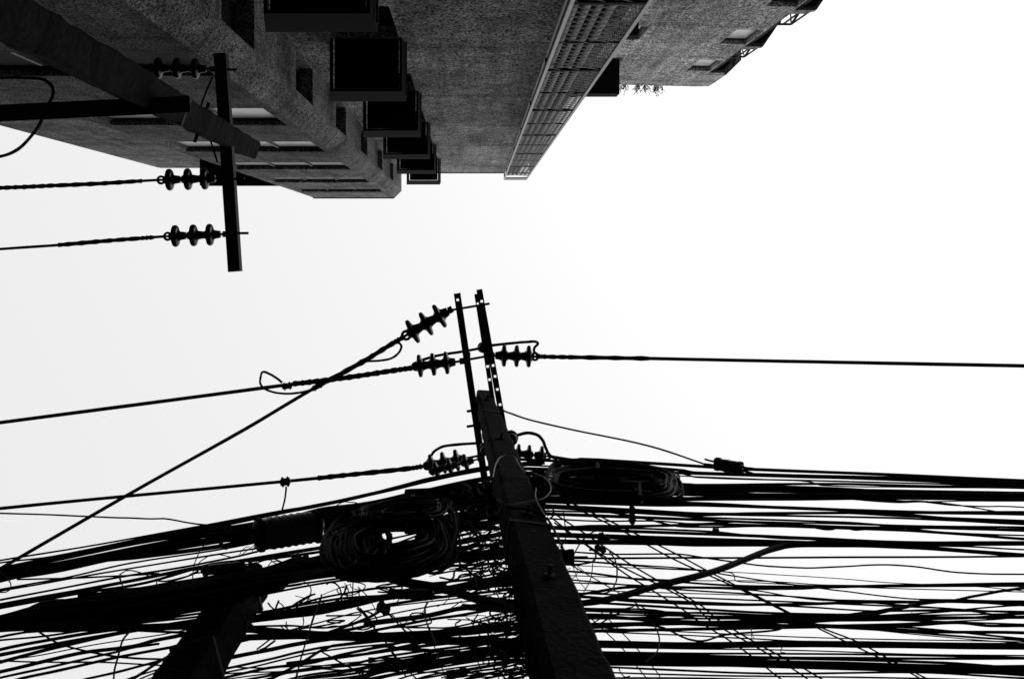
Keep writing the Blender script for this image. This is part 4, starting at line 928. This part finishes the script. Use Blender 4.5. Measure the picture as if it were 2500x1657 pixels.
# ---------------------------------------------------------------- coils of spare cable
def coil(label, c0, a0, b0, c1, a1, b1, tilt, loops, w, front, seed, lobes=()):
    rnd = random.Random(seed); mb = MB(); base = at_plane(c0[0], c0[1], plane_y(c0[0], front)); Y0 = plane_y(c0[0], front)
    for i in range(loops):
        t = (i+rnd.uniform(-.4, .4))/(loops-1); t = min(1, max(0, t)); out = 1-t
        cx, cy = c0[0]+(c1[0]-c0[0])*t+rnd.gauss(0, .035)*a0*(.3+t), c0[1]+(c1[1]-c0[1])*t+rnd.gauss(0, .05)*b0*(.3+t)
        a, b = (a0+(a1-a0)*t)*rnd.uniform(.93, 1.03), (b0+(b1-b0)*t)*rnd.uniform(.85, 1.06); P = []
        ph, ph2 = rnd.random()*6.3, rnd.random()*6.3; dy = rnd.uniform(-.09, .09); tl = tilt+rnd.gauss(0, .045); ct, st = math.cos(tl), math.sin(tl)
        for k in range(44):
            q = 2*math.pi*k/44; e = 1+.03*math.sin(2*q+ph)+.03*math.sin(3*q+ph2)+.02*math.sin(7*q+ph)
            X, Y = a*e*math.copysign(abs(math.cos(q))**.75, math.cos(q)), b*e*math.copysign(abs(math.sin(q))**.8, math.sin(q))
            x, y = cx+X*ct-Y*st, cy+X*st+Y*ct
            P.append(at_plane(x, y, Y0+dy+.04*math.sin(q+ph)))
        mb.tube(P, w*rnd.uniform(.75, 1.2)*(base.z-EYE)/F/2, 6, closed=True)
    for lx, ly, la, lb, ln_ in lobes:                    # slack turns that slipped to one side
        for i in range(ln_):
            t = (i+.5)/ln_; P = []; q0 = rnd.random()*6; k1 = .25+.75*t; ox, oy = lx+rnd.gauss(0, 5), ly+rnd.gauss(0, 4); dy = rnd.uniform(-.08, .05)
            for k in range(30):
                q = 2*math.pi*k/30; e = 1+.05*math.sin(2*q+q0)+.03*math.sin(3*q-q0)
                P.append(at_plane(ox+la*k1*e*math.cos(q), oy+lb*k1*e*math.sin(q)-la*k1*e*math.cos(q)*.12, Y0+dy))
            mb.tube(P, w*rnd.uniform(.8, 1.2)*(base.z-EYE)/F/2, 6, closed=True)
    o = thing('cable_coil', label, 'cable coil', base); mb.build('loops', M['black'], o, base, smooth=True)
    for k in range(4):                                   # wraps of tape that hold the loops together
        q = rnd.uniform(0, 6.28); x, y = c0[0]+a0*.86*math.cos(q), c0[1]+b0*.8*math.sin(q); P = []
        r = min(b0*.3, 15)*(base.z-EYE)/F; c_ = at_plane(x, y, Y0-.06)
        ax = Vector((math.cos(q), math.sin(q), 0))
        MB().tube([c_+ax*r*math.cos(u)+Vector((0, 0, r*.8))*math.sin(u) for u in [m*.5236 for m in range(12)]], .011, 5, closed=True).build('tie', M['plastic'], o, base)
    return o, base
o, b = coil('huge flattened coil of spare cable left of the tall pole, sky showing through it', (946, 1330), 162, 82, (985, 1306), 66, 24, -.14, 84, 7, .30, 3, ((868, 1335, 82, 72, 18), (1062, 1330, 52, 66, 14), (950, 1378, 110, 36, 12), (886, 1322, 44, 40, 16), (915, 1345, 40, 30, 12), (1085, 1290, 30, 60, 8)))
coil('smaller flat coil of cable lying on top of the huge coil', (990, 1242), 112, 30, (1000, 1246), 50, 3, -.12, 34, 6, .34, 4)
o, b = coil('long flat coil of cable hung right of the tall pole', (1497, 1175), 166, 47, (1486, 1172), 96, 3, .03, 52, 6, .26, 5)
for x, y0, y1 in ((1458, 1132, 1168), (1560, 1178, 1218)):
    MB().tube([at_plane(x, y0, plane_y(x, .34)), at_plane(x+2, y1, plane_y(x, .34))], .013, 6).build('tie', M['hood'], o, b)

# ---------------------------------------------------------------- splice cases, clamps and connectors
def splice_case(label, pA, pB, w, front, ribs=5, name='splice_case', cat='splice case', group=None, square=.6, leads=2):
    Y = plane_y((pA[0]+pB[0])/2, front); A, B = at_plane(*pA, Y), at_plane(*pB, Y); d = (B-A); L_ = d.length; d.normalize()
    h = (A.z+B.z)/2-EYE; R = w*h/F/2; n = d.cross(Vector((0, 0, 1))).normalized(); u_ = d.cross(n)
    t_ = thing(name, label, cat, A, group)
    def ring(s, r):
        out = []
        for k in range(16):
            q = 2*math.pi*k/16; c, s_ = math.cos(q), math.sin(q)
            out.append(A+d*s+n*(math.copysign(abs(c)**square, c)*r)+u_*(math.copysign(abs(s_)**square, s_)*r*.8))
        return out
    prof = [(0, .35), (.03, .55), (.06, .86), (.12, .97), (.17, .92)]+[(.17+.66*(i+1)/(ribs*2+1), 1.0 if i % 2 else .93) for i in range(ribs*2)]+[(.83, .92), (.88, .97), (.94, .84), (.97, .55), (1, .35)]
    MB().loft([ring(s*L_, r*R) for s, r in prof]).build('case', M['plastic'], t_, A, smooth=True)
    for s in (.10, .90): MB().loft([ring(L_*s-.012, R*1.04), ring(L_*s+.012, R*1.04)]).build('end_band', M['hood'], t_, A)
    if leads:
        for k in range(leads):
            o_ = n*((k-(leads-1)/2)*R*.6)
            MB().tube([A+o_+d*.02, A+o_-d*R*1.0, A+o_*1.3-d*R*2], R*.16, 6).build('lead', M['black'], t_, A, smooth=True)
            MB().tube([B+o_-d*.02, B+o_+d*R*1.0, B+o_*1.3+d*R*2], R*.16, 6).build('lead', M['black'], t_, A, smooth=True)
    return t_
splice_case('large boxy black splice case resting in the upper left bundle', px('d385,740'), px('d1385,590'), 74, .40, 6, square=.45)
splice_case('scuffed splice case with worn paint above the left trunk, near the short pole', px('21515,752'), px('21862,712'), 25, .46, 4)
splice_case('small stubby splice case hung on the topmost right cables, where the stay wire ends', px('5130,88'), px('5316,124'), 31, .10, 2, square=.6)
splice_case('long slim splice case under the huge coil', px('3893,1030'), px('31192,1034'), 24, .30, 5, square=.5)
splice_case('splice case low at the bottom edge, left of the tall pole', px('c1030,1295'), px('c1235,1262'), 20, .25, 3)
splice_case('round terminal can clamped to the right flank of the tall pole', px('4488,908'), px('4548,908'), 38, .22, 1, square=.95, leads=1)
def connector(label, c, ang, L_, w, rule, group='cable clamps on the wires'):
    """parallel groove clamp: two jaws, bolts with nuts."""
    P0 = at_h(*c, float(rule[1:])) if rule[0] == 'h' else at_plane(*c, plane_y(c[0], .2)); h = P0.z-EYE; k = h/F
    d = Vector((math.cos(ang), math.sin(ang), 0)); n = Vector((-d.y, d.x, 0)); up = Vector((0, 0, 1))
    t_ = thing('cable_clamp', label, 'cable clamp', P0, group); hl, hw = L_*k/2, w*k/2
    for s in (-1, 1):
        mb = MB(); a, b_ = P0+n*hw*.08*s, P0+n*hw*s*.8
        q = [a-d*hl, a+d*hl, b_+d*hl*.8, b_-d*hl*.8]
        mb.hexa([v-up*hw*.6 for v in q], [v+up*hw*.6 for v in q]); mb.build('jaw', M['steel'], t_, P0)
    for s in (-.5, .5):
        mb = MB(); c_ = P0+d*hl*s; mb.tube([c_-n*hw*1.25, c_+n*hw*1.25], hw*.16, 6)
        for e_ in (-1, 1): mb.tube([c_+n*hw*.95*e_, c_+n*hw*1.12*e_], hw*.34, 6)
        mb.build('bolt', M['steel'], t_, P0)
connector('cable clamp joining the slack jumper to the slanting conductor', px('a740,614'), -.5, 17, 11, 'h8.98', None)
connector('knobbly cable clamp on the conductor inside the jumper loop', px('a264,764'), -.15, 26, 16, 'h8.95', None)
connector('taped cable clamp where the two left conductors cross', px('a455,768'), -.5, 34, 13, 'h8.95', None)
connector('cable clamp on the lowest conductor, with a drop wire below it', px('a252,1374'), -.1, 26, 20, 'h8.95', None)
connector('tall cable clamp standing on the spread right of the coil', px('4872,680'), 1.57, 48, 16, 'b', None)
connector('cable clamp pair above the long level cable right of the tall pole', px('4718,806'), .5, 34, 20, 'b', None)
connector('cable clamp below the level cable, where thin twin cables start', px('4700,862'), .35, 30, 16, 'b', None)
connector('tiny cable clamp with frayed wire ends far right in the spread', px('41325,767'), .05, 16, 15, 'b', None)
connector('cable clamp hidden at the crossing between the two poles', px('c190,440'), .5, 36, 26, 'b', None)
connector('cable clamp tilted on the upper left bundle', px('21688,563'), .6, 26, 10, 'b', None)
connector('bracket clamp inside the slit of the huge coil', px('3915,668'), 1.3, 18, 9, 'b', None)
connector('small upright clamp between the splice cases at left', px('d352,1145'), 1.57, 22, 9, 'b', None)

# ---------------------------------------------------------------- loose tangle beside the tall pole
rnd = random.Random(21)
def squiggle(cx, cy, rx, ry, w, lab, grp, n=6, front=.2):
    a = rnd.random()*6.28; pts = []; dr = rnd.choice((-1, 1)); r = rnd.uniform(.7, 1); sk = rnd.uniform(-.5, .5); n = rnd.randint(5, 10)
    for i in range(n):
        a += dr*rnd.uniform(.55, .95); r *= rnd.uniform(.82, 1.15); q = (i/n-.5)*2
        pts.append((cx+rx*(r*math.cos(a)+sk*q), cy+ry*(r*math.sin(a)+.5*q*dr)))
    if rnd.random() < .5: pts = [(pts[0][0]-rnd.uniform(30, 110), pts[0][1]+rnd.uniform(-25, 30))]+pts     # a long straight tail
    P = place(pts, 'b', rnd.uniform(-.25, .05)); o = cable_mesh(P, w, 'wire', wob=.8, sub=5); tag(o, lab, 'wire', grp)
for i in range(115):
    y = rnd.uniform(1290, 1660); ax = 1232+(y-1290)*.2; x = ax-abs(rnd.gauss(0, 58))+8
    squiggle(x, y, rnd.uniform(18, 62), rnd.uniform(14, 44), rnd.choice((2, 2.5, 3, 3, 4, 5)), 'loose wire curled in the tangle along the left flank of the tall pole', 'tangled wires at the tall pole')
for i in range(30):
    squiggle(rnd.uniform(1080, 1260), rnd.uniform(1180, 1300), rnd.uniform(20, 55), rnd.uniform(10, 30), rnd.choice((3, 4, 6, 7)), 'loose wire curled in the tangle along the left flank of the tall pole', 'tangled wires at the tall pole')
for i in range(14):
    x = rnd.uniform(720, 1060); squiggle(x, rnd.uniform(1425, 1520), rnd.uniform(20, 60), rnd.uniform(12, 35), rnd.choice((2, 3, 4)), 'loose wire knotted below the huge coil between the two poles', 'wires knotted below the coil')
for i in range(22):
    y = rnd.uniform(1180, 1640); squiggle(1275+(y-1180)*.25+abs(rnd.gauss(0, 28)), y, rnd.uniform(15, 45), rnd.uniform(10, 30), rnd.choice((2, 2.5, 3, 4)), 'loose wire curled against the right flank of the tall pole', 'curled wires right of the tall pole')
# further cables that fill the bundles
def filler(key, n, x0, x1, ya, yb, sl, w, rule, dip=6):
    for i in range(n):
        y = rnd.uniform(*ya); yy = y+(x1-x0)*rnd.uniform(*sl) if yb is None else rnd.uniform(*yb)
        m = [(x0+(x1-x0)*t, y+(yy-y)*t+math.sin(math.pi*t)*rnd.uniform(0, dip)) for t in (0, .25, .5, .75, 1)]
        P = run_on(place(m, rule, rnd.uniform(-.08, .08)), m); o = cable_mesh(P, rnd.uniform(*w), wob=1.2); tag(o, LAB[key][0], 'cable', LAB[key][1])
#FILL
filler('mc', 26, 990, 1330, (1190, 1300), None, (-.18, -.02), (5, 10), 'b')
filler('mc', 12, 700, 1330, (1600, 1720), None, (-.2, -.12), (2.5, 6), 'b')
filler('lf', 4, -60, 400, (1700, 1780), None, (-.25, -.14), (3, 7), 'b')
filler('lt', 10, 250, 900, (1440, 1500), (1330, 1400), (0, 0), (10, 16), 'f')
filler('tl', 6, 500, 1330, (1285, 1330), (1150, 1220), (0, 0), (6, 10), 'b')
filler('rt', 4, 1240, 2600, (1186, 1205), (1195, 1240), (0, 0), (5, 9), 'b', 2)
filler('rb', 5, 1310, 2600, (1480, 1660), None, (-.01, .035), (3, 8), 'b', 10)
filler('rb', 3, 1300, 2600, (1400, 1560), (1480, 1560), (0, 0), (3, 6), 'b', 10)
